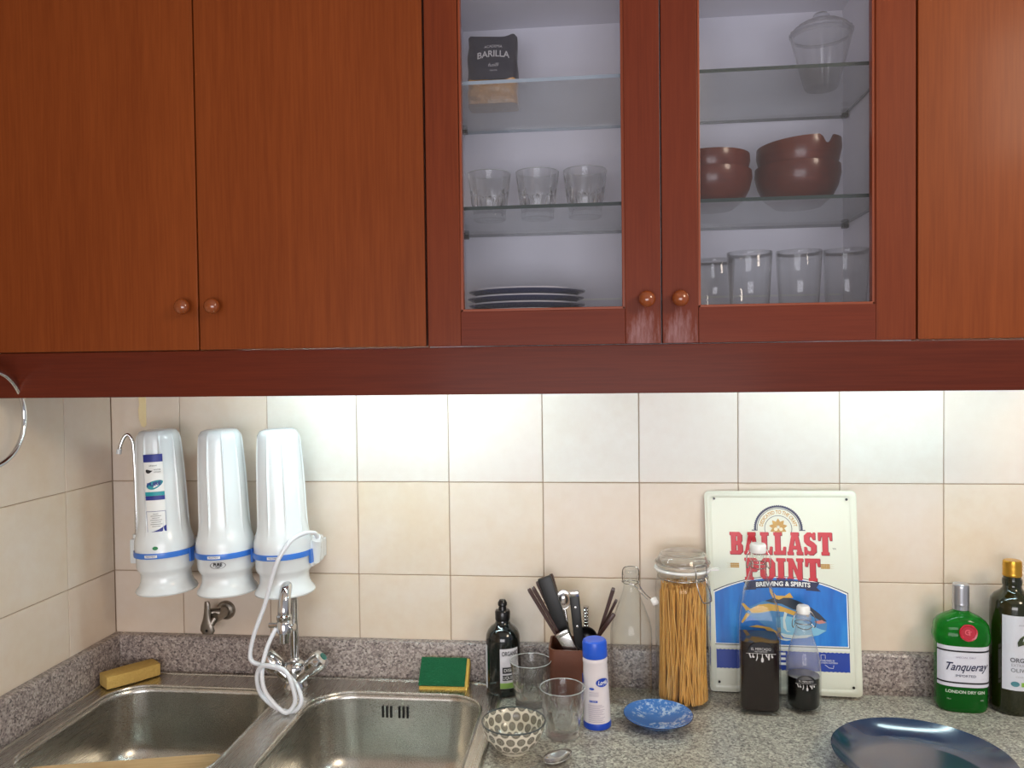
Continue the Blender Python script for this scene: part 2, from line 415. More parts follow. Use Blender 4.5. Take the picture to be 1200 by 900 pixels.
sink = thing('double_sink', 'brushed steel double sink with two rounded bowls set in granite', 'sink', (0, 0, 0))
B1 = (-.088, .272, -.455, -.098); B2 = (.340, .688, -.455, -.098)
h1 = rrect(*B1, [.085, .075, .06, .06], 10); h2 = rrect(*B2, [.075, .085, .06, .06], 10)
vs, fs = shape2d([rrect(SX0, SX1, SY0, SY1, .075, 10), h1, h2], extrude=.0012)
rim = G().add(vs, fs)
for lp in (h1, h2): rim.tube([(x, y, .0002) for x, y in lp], .0032, 8, closed=True)
rim.tube([(x, y, .0) for x, y in rrect(SX0+.002, SX1-.002, SY0+.002, SY1-.002, .073, 10)], .0036, 8, closed=True)
rim.build('sink_rim', M_steel, sink, smooth=35, M=Matrix.Translation((0, 0, .0042)))
def bowl(loop, cx, cy, depth):
    g = G(); n = len(loop); vs = []; rings = []
    prof = [(0, .004), (0, -.01), (.004, -.05), (.009, -.10)]
    for k in range(1, 7): a = R(15*k); prof.append((.009+.035*(1-cos(a)), -.10-.035*sin(a)-(depth-.135)*sin(a)))
    prof += [(.11, -depth-.004)]
    for ins, z in prof:
        for x, y in loop:
            dx, dy = x-cx, y-cy
            hx = max(abs(p[0]-cx) for p in loop); hy = max(abs(p[1]-cy) for p in loop)
            vs.append((cx+dx*(1-ins/hx), cy+dy*(1-ins/hy), z))
    fs = []
    for i in range(len(prof)-1):
        for k in range(n): k2 = (k+1) % n; fs.append((i*n+k, i*n+k2, (i+1)*n+k2, (i+1)*n+k))
    fs.append(tuple((len(prof)-1)*n+k for k in range(n)))
    return g.add(vs, fs)
for lp, B in ((h1, B1), (h2, B2)):
    cx, cy = (B[0]+B[1])/2, (B[2]+B[3])/2
    o = bowl(lp, cx, cy, .150).build('sink_bowl', M_steel, sink, smooth=50, recalc=True)
    sm = o.modifiers.new('t', 'SOLIDIFY'); sm.thickness = .001; sm.offset = 1
    dr = G().lathe([(0, 0), (.03, 0), (.042, .003), (.045, .001), (.045, -.004), (0, -.004)], 32, c=(cx, cy, -.152)).build('drain', M_chrome, sink)
for k, x in enumerate((.477, .4855, .494, .511, .5195, .528)):
    G().box(x-.0022, x+.0022, -.1035, -.0995, -.043, -.02).build('overflow_slot', M_black, sink, smooth=0)
G().lathe([(0, 0), (.0035, 0), (.0035, .002), (0, .003)], 16, M=Matrix.Translation((.5025, -.0995, -.031)) @ Matrix.Rotation(R(90), 4, 'X')).build('overflow_screw', M_chrome, sink)

# ---------------------------------------------------------------- wall cabinets
CF = -.33; DF = -.352; CB = .70; CT = 1.42; DT = 1.40
def carcass(parent, x0, x1, inner, pt=.016):
    m = inner
    for a in ((x0, x0+pt), (x1-pt, x1)):
        g = G().box(a[0], a[1], CF, -.001, CB+.0, CT); g.build('side_panel', m, parent, smooth=0)
    G().box(x0+pt, x1-pt, CF, -.014, CT-.06, CT).build('top_panel', m, parent, smooth=0)
    G().box(x0+pt, x1-pt, CF, -.014, CB, CB+.045).build('bottom_panel', m, parent, smooth=0)
    G().box(x0+pt, x1-pt, -.014, -.001, CB, CT).build('back_panel', m, parent, smooth=0)
def knob(parent, x, z, y0):
    g = G().lathe([(0, -.002), (.006, -.002), (.0055, .006), (.0075, .009), (.0115, .0115), (.0135, .016), (.013, .021), (.009, .0255), (0, .0275)], 28,
                  M=Matrix.Translation((x, y0, z)) @ Matrix.Rotation(R(90), 4, 'X'))
    return g.build('knob', M_knob, parent, smooth=60)
def flat_door(parent, x0, x1, kx):
    d = G().box(0, x1-x0, -.0215, 0, 0, DT-CB-.001).build('door', M_wood, parent, smooth=0, bevel=.0015)
    d.location = (x0, CF-.0006, CB+.001)
    if kx is not None: knob(d, kx-x0, .074, -.0215)
c1 = thing('wall_cabinet', 'reddish wooden wall cabinet with two plain doors above the sink', 'cabinet')
carcass(c1, XL+.003, .632, M_wood)
flat_door(c1, XL+.003, .2312, .2115); flat_door(c1, .2338, .6312, .2650)
c3 = thing('wall_cabinet', 'plain wooden wall cabinet at the right edge, beside the glazed one', 'cabinet')
carcass(c3, 1.4165, 1.812, M_wood); flat_door(c3, 1.4175, 1.812, None)

c2 = thing('glazed_wall_cabinet', 'reddish wooden wall cabinet with two glazed doors and glass shelves', 'cabinet')
carcass(c2, .6335, 1.4155, M_inner, .012)
G().box(1.014, 1.028, CF, -.014, CB+.045, CT-.06).build('divider_panel', M_inner, c2, smooth=0)
G().box(.646, 1.014, -.0165, -.014, .799, .803).build('back_batten', M_white, c2, smooth=0)
G().box(1.028, 1.40, -.0165, -.014, .799, .803).build('back_batten', M_white, c2, smooth=0)
def glass_door(x0, x1, ox0, ox1, kx, mw):
    w = x1-x0; H = DT-CB-.001; a, b = ox0-x0, ox1-x0; zb, zt = .057, H-.056; y0, y1 = -.0215, 0
    d = G().box(0, a, y0, y1, 0, H).build('door_stile', mw, None, smooth=0, bevel=.0012)
    root = bpy.data.objects.new('glazed_door', None); col.objects.link(root); root.parent = c2; root.location = (x0, CF-.0006, CB+.001)
    d.parent = root
    s2 = G().box(0, w-b, y0, y1, 0, H).build('door_stile', mw, root, smooth=0, bevel=.0012); s2.location.x = b
    G().box(a+.0003, b-.0003, y0, y1, 0, zb).build('door_rail', M_rail, root, smooth=0, bevel=.0008)
    G().box(a+.0003, b-.0003, y0, y1, zt, H).build('door_rail', M_rail, root, smooth=0, bevel=.0008)
    bd = G()
    for (p, q, r_, s_) in ((a, b, zb, zb+.0045), (a, b, zt-.0045, zt), (a, a+.0045, zb, zt), (b-.0045, b, zb, zt)): bd.box(p, q, y0+.004, y1-.002, r_, s_)
    bd.build('glazing_bead', M_bead, root, smooth=0, bevel=.001)
    G().box(a+.001, b-.001, -.010, -.0065, zb+.001, zt-.001).build('glass_pane', M_pane, root, smooth=0)
    knob(root, kx-x0, .071, y0)
# worn stile materials are local to each stile (origin at its lower left corner)
M_worn = wood('stile_wood_worn', (106, 45, 27), (94, 38, 23), (120, 54, 32), wear=(.028, .012, .032, .052))
M_stile = wood('stile_wood', (114, 50, 24), (100, 41, 20), (128, 60, 30))
glass_door(.6350, 1.0198, .6905, .9625, .9965, M_worn)
glass_door(1.0222, 1.4145, 1.0795, 1.3545, 1.0495, M_worn)
for dr in [o for o in c2.children if o.name.startswith('glazed_door')]:
    st = sorted([o for o in dr.children if o.name.startswith('door_stile')], key=lambda o: o.location.x)
    (st[0] if dr.location.x < .8 else st[1]).data.materials[0] = M_stile
def shelf(x0, x1, z, me):
    s = G().box(x0, x1, -.308, -.0165, z, z+.006)
    s.mi = 0
    o = s.build('glass_shelf', [M_shelf, me], c2, smooth=0)
    for p in o.data.polygons:
        if abs(p.normal.z) < .5: p.material_index = 1
    return o
M_edge_b = mat('shelf_edge_sparkle', (150, 170, 190), .1, coat=.8)  # lighter edge colour, the sparkle on the upper left shelf painted in
for (x0, x1) in ((.6475, 1.0125), (1.0295, 1.4015)):
    for z in (.9345, 1.1475):
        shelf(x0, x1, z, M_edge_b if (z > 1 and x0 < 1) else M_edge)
        for sx in (x0-.0005, x1+.0005):
            for y in (-.05, -.27):
                dd = 1 if sx == x0-.0005 else -1
                G().box(sx, sx+dd*.011, y-.006, y+.006, z-.0085, z-.0005).build('shelf_pin', M_black, c2, smooth=0, bevel=.001)
pel = G().box(XL+.003, 1.812, -.3515, -.3315, .62, .6995).build('pelmet_board', M_pelmet, smooth=0, bevel=.0015)
tag(pel, 'dark red wooden pelmet board running below all the wall cabinet doors', 'pelmet')
pel_support = None
def strip_light(x0, x1, label, power):
    t = thing('under_cabinet_light', label, 'lamp', ((x0+x1)/2, -.245, .6995), group=None)
    h = (x1-x0)/2
    G().box(-h, h, -.025, .025, -.022, -.0005).build('lamp_housing', M_white, t, smooth=0, bevel=.002)
    m = mat('lamp_tube_glow', (.74, .96, 1.0, 1), .5, emit=power)
    g = G().tube([(-h+.015, 0, -.030), (h-.015, 0, -.030)], .0075, 12); g.build('lamp_tube', m, t)
    for sx in (-h+.006, h-.006): G().box(sx-.006, sx+.006, -.012, .012, -.040, -.022).build('tube_holder', M_white, t, smooth=0)
strip_light(.24, .74, 'slim fluorescent tube lamp hidden behind the pelmet above the sink', 68)
strip_light(1.22, 1.78, 'slim fluorescent tube lamp hidden behind the pelmet above the bottles', 46)

# ---------------------------------------------------------------- glassware builders
def tumbler_geo(g, H=.088, rt=.041, rb=.031, facet=True):
    hf = H*.60
    def rf(r, z, a):
        if not facet or r < rb*.55: return r
        k = 10; ph = (a*k/(2*pi)) % 1.0; top = hf-.011*(2*abs(ph-.5))**2*2
        if z < top and z > .002:
            seg = pi/k; al = (ph-.5)*2*seg
            pr = r*cos(seg)/cos(al)*1.0; return min(r, pr-.0016)
        return r
    out = [(rb*.92, 0), (rb, .002), (rb+.0008, .012)]+[(rb+(rt-rb)*(t**1.1), t*H) for t in (.2, .28, .36, .44, .5, .54, .58, .62, .66, .75, .85, .95)]+[(rt, H-.0008), (rt-.0008, H)]
    inn = [(rt-.0018, H-.0008)]+[(rb+(rt-rb)*(t**1.1)-.0024, t*H) for t in (.9, .7, .55, .4, .25)]+[(rb-.004, .016), (rb-.009, .013), (0.0001, .0125)]
    prof = [(0.0001, .001)]+out+inn
    def rf2(r, z, a): return rf(r, z, a)
    g.lathe(prof[:len(out)+1], 80, rf2); 
    g2 = G().lathe(prof[len(out):], 80)
    # join outer and inner at the rim; drop the caps of the open lathes
    g.f = [f for f in g.f if len(f) < 40]; g.uv = {}; g.m = [0]*len(g.f)
    b = len(g.v); g.v += g2.v
    for f in g2.f:
        if len(f) < 40: g.f.append(tuple(i+b for i in f)); g.m.append(0)
    return g
def closed_lathe(prof, n=64, rf=None, **kw):
    g = G().lathe(prof, n, rf, **kw); k = [i for i, f in enumerate(g.f) if len(f) < n]
    g.f = [g.f[i] for i in k]; g.uv = {j: g.uv[i] for j, i in enumerate(k) if i in g.uv}; g.m = [0]*len(g.f); return g

# counter tumblers
M_rimlight = mat('glass_rim_glint', (220, 232, 230), .12, coat=.8, trans=.4)  # pale colour paints the glint along the tumbler rims
tb = tumbler_geo(G()).build('glass_tumbler', [M_glass, M_rimlight], smooth=32)
for p in tb.data.polygons:
    if p.center.z > .0862: p.material_index = 1
tag(tb, 'clear faceted glass tumbler in front, between patterned bowl and white bottle', 'glass', 'faceted tumblers on the worktop', (.848, -.243, .0004))
t2 = tb.copy(); col.objects.link(t2); t2.location = (.780, -.118, .0004); t2['label'] = 'clear faceted glass tumbler behind, against the black soap bottle'; t2.rotation_euler.z = .3
# tumblers on the middle shelf
for i, (x, y, lb) in enumerate(((.7165, -.165, 'leftmost faceted tumbler on the middle glass shelf, above the plates'), (.8075, -.165, 'middle one of three faceted tumblers on the glass shelf'), (.8965, -.165, 'rightmost of three faceted tumblers on the glass shelf'))):
    o = tb.copy(); col.objects.link(o); o.location = (x, y, .9409); o['label'] = lb; o['group'] = 'faceted tumblers on the middle shelf'; o.rotation_euler.z = i*.5+.2
# tall straight tumblers
H = .118
tall = closed_lathe([(.0001, .001), (.031, 0), (.0325, .002), (.0395, H-.001), (.039, H), (.0384, H-.001), (.0380, H-.006)], 56).build('tall_tumbler', M_tall, smooth=40)
tag(tall, 'left front tall plain tumbler at the bottom of the right glazed cabinet', 'glass', 'tall plain tumblers on the cabinet floor', (1.187, -.205, .7454))
for (x, y, lb) in ((1.272, -.205, 'middle tall plain tumbler below the large wooden bowls'), (1.352, -.205, 'rightmost tall plain tumbler by the cabinet side panel'), (1.138, -.11, 'tall plain tumbler at the far left, behind the front row')):
    o = tall.copy(); col.objects.link(o); o.location = (x, y, .7454); o['label'] = lb

# wooden bowls
M_bowl = wood('dark_bowl_wood', (88, 36, 26), (66, 26, 20), (106, 46, 32), vertical=False, rough=.35, coat=.35)
def wood_bowl(r, h, notch=None, foot=.55):
    out = [(.0001, 0), (r*foot, 0), (r*.80, h*.22), (r*.93, h*.5), (r*.995, h*.8), (r*.985, h), (r*.945, h), (r*.93, h*.75), (r*.85, h*.5), (r*.68, h*.25), (r*.4, h*.14), (.0001, h*.13)]
    g = closed_lathe(out, 72)
    if notch is not None:
        vs = []
        for x, y, z in g.v:
            a = math.atan2(y, x); d = abs((a-notch+pi) % (2*pi)-pi)*r
            if z > h*.7 and d < .0105:
                lim = h-.0155*math.sqrt(max(0, 1-(d/.0105)**2)); z = min(z, lim)
            vs.append((x, y, z))
        g.v = vs
    return g
BG = 'nested wooden bowls on the middle shelf'
bl = [(1.270, -.205, .9409, .073, .068, None, 'larger dark wooden bowl, lower one under the notched bowl'),
      (1.119, -.205, .9409, .073, .064, None, 'lower dark wooden bowl of the left pair, partly hidden by the door frame')]
for x, y, z, r, h, nt, lb in bl:
    tag(wood_bowl(r, h).build('wooden_bowl', M_bowl, smooth=50), lb, 'bowl', BG, (x, y, z))
g = wood_bowl(.072, .072, notch=R(-62)); g.v = [(x, y, z*1.0+ (x*.07 if z > .03 else x*.03)) for x, y, z in g.v]
g = G().add(g.v, g.f)
def lift(g): return g
tag(g.build('wooden_bowl', M_bowl, smooth=50), 'dark wooden bowl with a round notch in its rim, topmost of right pair', 'bowl', BG, (1.272, -.205, .9768))
tag(wood_bowl(.0705, .06).build('wooden_bowl', M_bowl, smooth=50), 'upper dark wooden bowl of the left pair, with a plain rim', 'bowl', BG, (1.118, -.205, .9740))

# lidded glass jar (ribbed, domed lid)
jar = thing('lidded_glass_jar', 'cut-glass sweet jar with a domed lid on the top shelf', 'jar', (1.318, -.18, 1.1539))
rib = lambda k, a_: (lambda r, z, a: r*(1+a_*abs(sin(a*k/2))) if r > .02 else r)
closed_lathe([(.0001, .001), (.026, 0), (.028, .004), (.030, .012), (.040, .05), (.048, .085), (.050, .095), (.048, .096), (.047, .090)], 72, rib(12, .05)).build('jar_body', M_jar, jar, smooth=50)
closed_lathe([(.047, .0965), (.052, .0965), (.0525, .102), (.048, .106), (.043, .116), (.033, .126), (.020, .133), (.011, .136), (.010, .141), (.014, .147), (.011, .153), (.0001, .155)], 72, rib(24, .05), M=Matrix.Translation((0, 0, .0965*.36)) @ Matrix.Scale(.64, 4, (0, 0, 1))).build('jar_lid', M_jar, jar, smooth=50)

# pasta bag
bag = thing('pasta_bag', 'dark blue paper pasta bag with clear window on the top shelf', 'bag', (.726, -.16, 1.1539))
def bag_geo(z0, z1, w0, w1, y0, y1, seed):
    rnd = random.Random(seed); g = G()
    def fn(u, v):
        a = u*2*pi; z = z0+(z1-z0)*v; w = (w0+(w1-w0)*v)/2; d = (y0+(y1-y0)*v)/2
        cx = math.copysign(abs(cos(a))**.35, cos(a)); sx = math.copysign(abs(sin(a))**.5, sin(a))
        return (w*cx*(1+.02*sin(9*v+a)), d*sx+.002*sin(13*v+3*a), z+.002*sin(5*a)*(v > .9))
    g.grid(fn, 40, 10)
    n = 41; g.add([fn(i/40, 1) for i in range(40)], [tuple(range(40))]); g.add([fn(i/40, 0) for i in range(40)], [tuple(range(39, -1, -1))]); return g
M_bag = mat('navy_bag_paper', (22, 26, 50), .5, bump=(30, .5, .004))
M_pastawin = mat('pasta_behind_film', (196, 142, 62), .22, coat=.8, bump=(55, 1, .01))
bag_geo(.0445, .130, .094, .092, .058, .022, 1).build('bag_upper', M_bag, bag, smooth=60)
bag_geo(.0, .0440, .094, .094, .060, .058, 2).build('bag_window', M_pastawin, bag, smooth=60, label='clear window showing golden pasta')
M_bagtxt = mat('bag_print', (176, 178, 186), .5)
g = G(); yb = -.0225
def bagmap(x0, z0): return lambda u, v: (x0+u, -(.0300-.0175*((z0+v-.0445)/.0855))-.0015, z0+v)
arc = lambda x0, z0: (lambda u, v: bagmap(x0, z0)(u, v-5*u*u))
text(g, 'BARILLA', .0175, arc(.003, .093), bold=.02, width=.060); text(g, 'ACADEMIA', .0075, arc(.003, .108), width=.034); text(g, 'fusilli', .010, bagmap(.003, .071), shear=.3, width=.020); text(g, 'PASTA', .004, bagmap(.004, .060), width=.014)
g.build('bag_print', M_bagtxt, bag, smooth=0, recalc=False)

# plates in the cabinet
M_plate = mat('navy_plate_glaze', (36, 44, 84), .25, coat=.5); M_rimw = mat('pale_plate_rim', (190, 190, 200), .3)
PG = 'navy plates stacked in the cabinet'
for i, lb in enumerate(('bottom navy plate of the stack on the left cabinet floor', 'second navy plate from the bottom of the cabinet stack', 'third navy plate in the cabinet stack, under the top one', 'topmost navy plate of the stack in the left cabinet')):
    t = thing('dinner_plate', lb, 'plate', (.783+.002*(i % 2), -.165, .7454+i*.0125), group=PG)
    closed_lathe([(.0001, .001), (.060, 0), (.064, .003), (.085, .010), (.108, .021), (.1085, .0222), (.107, .0235), (.084, .0125), (.062, .0065), (.0001, .006)], 72).build('plate_body', M_plate, t, smooth=50)
    G().lathe([(.1072, .0236), (.1092, .0232), (.1096, .0218), (.1084, .0208)], 72, closed=True).build('plate_rim', M_rimw, t, smooth=60, label='thin pale rim line')

# ---------------------------------------------------------------- towel ring, strip, wall tap
tr = thing('towel_ring', 'round chrome towel ring on the left wall under the cabinet', 'towel ring', (XL, -.420, .69))
tr['label'] = 'round chrome towel ring hanging on the left tiled wall'
G().tube([(.052, .083*cos(a*pi/30), -.102+.083*sin(a*pi/30)) for a in range(60)], .0042, 12, closed=True).build('ring', M_chrome, tr, smooth=70)
G().lathe([(0, .0006), (.022, .0006), (.022, .004), (.009, .010), (.007, .046), (.009, .055), (0, .058)], 28, M=Matrix.Translation((0, 0, -.015)) @ Matrix.Rotation(R(90), 4, 'Y')).build('wall_post', M_chrome, tr)
g = G(); pts = [(-.094, .612), (-.0765, .612), (-.0765, .585), (-.0768, .545), (-.082, .540), (-.088, .543), (-.0935, .560), (-.0948, .580), (-.092, .59)]
g.prism(pts, lambda u, v, t: (u, -t, v), .0003, .0022)
M_tape = mat('yellowed_glue', (236, 216, 168), .5, bump=(70, .8, .003))
tag(g.build('adhesive_strip', M_tape, smooth=0, bevel=.0005), 'yellowed strip of old adhesive on the tiles above the left filter', 'tape')

tap = thing('wall_tap', 'small aged chrome stop tap on the tiles below the water filters', 'tap', (.099, -.0002, .137))
RX = Matrix.Rotation(R(90), 4, 'X')
G().lathe([(0, 0), (.021, 0), (.021, .003), (.017, .008), (.012, .009), (0, .009)], 32, M=RX).build('flange', M_chrome_old, tap)
G().tube([(0, -.006, 0), (-.002, -.03, -.001), (-.004, -.05, -.003)], [.012, .0125, .011], 20).build('tap_body', M_chrome_old, tap)
G().tube([(.004, -.036, .006), (-.024, -.044, .008)], [.010, .008], 16).tube([(-.004, -.045, -.004), (-.010, -.052, -.016)], [.0085, .0075], 16).build('tap_valve', M_chrome_old, tap)
g = G(); prof = [(.0, .034, .0035), (.001, .028, .0045), (.0, .012, .0045), (-.001, -.004, .006), (-.001, -.018, .0095), (0, -.028, .011), (.001, -.035, .008)]
vs = []; n = 16
for x, z, r in prof:
    for k in range(n): a = 2*pi*k/n; vs.append((x+1.5*r*cos(a), -.053+.0045*sin(a), z))
g.add(vs, [(i*n+k, i*n+(k+1) % n, (i+1)*n+(k+1) % n, (i+1)*n+k) for i in range(len(prof)-1) for k in range(n)]+[tuple(range(n)), tuple((len(prof)-1)*n+k for k in range(n))])
lv = g.build('lever', M_chrome_old, tap, smooth=50); lv.location = (-.016, -.002, 0)
G().lathe([(0, 0), (.003, 0), (.003, .001), (0, .001)], 12, M=Matrix.Translation((-.016, -.0585, -.027)) @ RX).build('lever_screw', M_black, tap)

# ---------------------------------------------------------------- water filter unit
wf = thing('water_filter', 'white three-canister water filter mounted on the tiles above the sink', 'water filter', (.145, -.001, .21))
br = G().box(-.205, .185, -.030, 0, .052, .092); br.build('wall_bracket', M_wplastic, wf, smooth=0, bevel=.003)
for x in (.01, .075, .135): pass
G().box(-.222, -.196, -.075, -.002, .045, .098).build('spout_block', M_wplastic, wf, smooth=0, bevel=.005)
G().box(.164, .190, -.100, -.028, .050, .104).build('inlet_block', M_wplastic, wf, smooth=0, bevel=.006)
el = G().tube(smooth_path([(.188, -.085, .06), (.193, -.09, .088), (.199, -.095, .108), (.2, -.1, .112)], 4), [.012]*5+[.0105]*4+[.008]*4, 18); el.build('hose_elbow', M_wplastic, wf, smooth=60)
sp = smooth_path([(-.213, -.06, .09), (-.213, -.06, .20), (-.2155, -.06, .28), (-.218, -.06, .305), (-.226, -.062, .319), (-.234, -.065, .314), (-.240, -.068, .298), (-.242, -.070, .286)], 6)
so = G().tube(sp, .0038, 12).build('spout', M_chrome, wf, smooth=60)
G().tube([(-.2418, -.070, .289), (-.2432, -.071, .279)], .0055, 14).build('spout_tip', M_wplastic, so)
G().tube([(-.213, -.06, .092), (-.213, -.06, .106)], .0085, 16).build('spout_nut', M_wplastic, so)
prof = [(.0001, .004), (.050, .002), (.059, 0), (.0605, .003), (.0590, .007), (.0535, .014), (.0500, .023), (.0488, .034), (.0495, .041), (.0540, .047), (.0560, .053), (.0565, .074), (.0580, .076), (.0580, .085), (.0575, .088), (.0580, .096), (.0570, .108), (.0535, .119),
        (.0515, .132), (.0505, .150), (.0498, .18), (.0488, .22), (.0472, .26), (.0455, .29), (.0440, .312), (.0420, .322), (.036, .331), (.028, .334), (.0001, .3345)]
def canf(r, z, a):
    if z > .125 and z < .326 and r > .03:
        e = min(1, (z-.125)/.02)*min(1, (.326-z)/.012); ph = (a/(2*pi)*9+.5) % 1.0
        k = min(ph, 1-ph)
        return r*(1-.055*e*(1-math.exp(-(k/.045)**2)))
    return r
can0 = None
for i, (x, tz) in enumerate(((-.124, 2.3), (.008, 2.0), (.131, 1.7))):
    c = G().lathe(prof, 198, canf).build('filter_canister', M_wplastic, wf, smooth=40)
    c.location = (x, -.100, 0); c.rotation_euler = (0, R(-tz), 0)
    bd = G().lathe([(.0585, .0765), (.0600, .0765), (.0605, .081), (.0600, .0875), (.0585, .0875)], 64, closed=True)
    for s_ in (1,):
        a = R(84); Mx = Matrix.Rotation(a, 4, 'Z')
        bd.box(-.005, .007, -.0625, -.0585, .060, .0875, M=Mx)
    bd.build('blue_band', M_bplastic, c, smooth=50, label='blue clip band')
    g = patch(G(), .0605, R(3), .082, .026, .0055, .0004); g.build('band_label', M_white, c, smooth=60)
    g = text(G(), 'TREATMENT', .0042, cyl(.0605, R(3), .082, .0009), width=.021); g.build('band_print', M_navy, c, smooth=0, recalc=False)
    cn = c
    if i == 0:
        rr = .0498; a0 = R(15)
        g = patch(G(), rr, a0, .201, .037, .170, .0002, nv=4); g.build('label_strip', M_white, c, smooth=60, label='white printed label strip')
        g = G()
        for zc_, h_ in ((.279, .0155), (.1985, .0085)): patch(G(), rr, a0, zc_, .037, h_, .0012).build('label_bar', M_navy, c, smooth=0, recalc=False)
        f = cyl(rr, a0, 0, .0012)
        g.grid(lambda u, v: f((u-.5)*.037, .1235+v*(.006+.014*u*u)), 10, 2)
        for z0, z1 in ((.171, .1718), (.1235, .1243)): g.grid(lambda u, v: f((u-.5)*.037, z0+v*(z1-z0)), 8, 1)
        for u0 in (-.0185, .0179): g.grid(lambda u, v: f(u0+u*.0006, .1235+v*.048), 1, 4)
        g.build('label_frame', M_navy, c, smooth=0, recalc=False)
        g = G(); patch(g, rr, a0, .207, .037, .008, .0011)
        g.add([f(.001+.0155*cos(a*pi/12)*(1+.25*sin(a*pi/12)), .225+.0085*sin(a*pi/12)+.004*cos(a*pi/12)) for a in range(24)], [tuple(range(24))])
        g.build('label_teal', M_teal, c, smooth=0, recalc=False)
        f2 = cyl(rr, a0, 0, .0017); g = G()
        text(g, 'PURE', .0105, lambda u, v: f2(u, .2265+v+u*.15), bold=.04, width=.027)
        g.build('label_logo', M_navy, c, smooth=0, recalc=False)
        g = G(); text(g, 'advanced', .0045, lambda u, v: f2(u, .264+v), width=.014); text(g, 'WATER', .0042, lambda u, v: f2(u+.0075, .2555+v), width=.013); text(g, 'SYSTEMS', .0036, lambda u, v: f2(u+.0075, .2505+v), width=.013)
        g.add([f2(-.0075+.0068*cos(a*pi/8), .2530+.0032*sin(a*pi/8)+.0016*cos(a*pi/4+1)) for a in range(16)], [tuple(range(16))])
        for k, wdt in enumerate((.010, .020, .014, .022, .018, .022, .016)): g.grid(lambda u, v: f2((u-.5)*wdt, .166-k*.0042+v*.0007), 4, 1)
        g.build('label_text', M_blackp, c, smooth=0, recalc=False)
        g = G(); f3 = cyl(.0575, R(12), .098, .0008); g.add([f3(.0055*cos(a*pi/10), .0038*sin(a*pi/10)) for a in range(20)], [tuple(range(20))])
        g.build('round_sticker', mat('green_sticker', (40, 130, 80), .4), c, smooth=0, recalc=False, label='small green oval sticker')
    if i == 1:
        f3 = cyl(.0564, R(9), .0655, .0010); g = G()
        g.add([f3(.0155*cos(a*pi/24)*k, .0068*sin(a*pi/24)*k) for k in (1, .93) for a in range(48)], [(a, (a+1) % 48, 48+(a+1) % 48, 48+a) for a in range(48)])
        text(g, 'PURE', .0085, lambda u, v: f3(u, v+.0012), bold=.05, width=.017)
        g.add([f3(x_*.001, z_*.001) for x_, z_ in ((-6, -2.6), (-2, -3.4), (3, -3), (7, -1.6), (4, -4.4), (0, -5), (-4, -4.2))], [tuple(range(7))])
        g.build('oval_logo', M_blackp, c, smooth=0, recalc=False)
# hose
hp = [(.345, -.1, .322), (.344, -.112, .333), (.334, -.135, .338), (.318, -.165, .331), (.296, -.178, .298), (.282, -.18, .262), (.266, -.18, .207), (.246, -.185, .152), (.237, -.187, .111), (.244, -.19, .096), (.27, -.195, .092), (.306, -.2, .086), (.333, -.2, .06), (.346, -.205, .030), (.332, -.208, .0105), (.299, -.203, .0115), (.266, -.2, .034), (.256, -.2, .062), (.262, -.205, .088), (.284, -.212, .099), (.319, -.216, .091), (.334, -.216, .059), (.337, -.216, .030), (.32, -.218, .0115), (.292, -.214, .030), (.272, -.208, .055), (.267, -.2, .09), (.274, -.19, .128), (.287, -.178, .160)]
M_hose = mat('white_hose', (226, 230, 236), .3, coat=.2)
tag(G().tube(smooth_path(hp, 7), .0042, 12).build('water_hose', M_hose, smooth=70), 'thin white hose coiled over the mixer tap, running up to the filter', 'hose')

# ---------------------------------------------------------------- mixer tap
fx, fy = .285, -.080
ft = thing('mixer_tap', 'chrome two-handle mixer tap with gooseneck spout between the sink bowls', 'tap', (fx, fy, .0058))
G().lathe([(0, 0), (.026, 0), (.026, .004), (.0230, .008), (.0225, .03), (.024, .040), (.019, .052), (.012, .056), (0, .057)], 40).build('tap_body', M_chrome, ft, smooth=45)
G().tube(smooth_path([(0, 0, .05), (0, 0, .10), (0, 0, .185), (.001, -.008, .212), (.004, -.028, .228), (.009, -.055, .229), (.013, -.078, .213), (.0145, -.087, .190), (.0145, -.088, .178)], 6), [.0088]*14+[.0088+.0034*min(1, k/20) for k in range(35)], 18).build('spout', M_chrome, ft, smooth=70)
G().lathe([(0, 0), (.0125, 0), (.0125, .010), (.0105, .013), (0, .014)], 32, c=(0, 0, .048)).build('spout_collar', M_chrome, ft)
dv = G().lathe([(0, 0), (.0105, 0), (.0115, .018), (.0150, .021), (.0150, .040), (.0130, .043), (.0145, .046), (.0145, .053), (.011, .056), (0, .056)], 32, c=(.0145, -.088, .123)).build('diverter', M_chrome, ft, smooth=40)
G().tube([(-.0, -.088, .156), (-.016, -.088, .156)], .005, 14).tube([(.025, -.088, .154), (.036, -.090, .154)], [.005, .0075], 14).build('diverter_nipple', M_chrome, dv)
for s_, tiltv in ((1, R(48)), (-1, R(-48))):
    Mh = Matrix.Translation((s_*.012, -.006, .020)) @ Matrix.Rotation(tiltv, 4, 'Y') @ Matrix.Scale(1.22, 4)
    G().lathe([(0, 0), (.011, 0), (.0115, .022), (.0, .022)], 24, M=Mh).build('handle_stem', M_chrome, ft)
    h = G().lathe([(0, .020), (.012, .020), (.0165, .026), (.0175, .046), (.0150, .053), (.010, .056), (0, .057)], 60, lambda r, z, a: r*(1-.07*abs(sin(a*3))**.6) if .022 < z < .052 else r, M=Mh).build('handle', M_chrome, ft, smooth=40)
    G().lathe([(0, .0), (.0065, 0), (.0065, .0012), (0, .0016)], 24, M=Mh @ Matrix.Translation((0, 0, .0566))).build('handle_cap', mat('teal_cap' if s_ > 0 else 'red_cap', (40, 110, 100) if s_ > 0 else (120, 60, 50), .3), h)

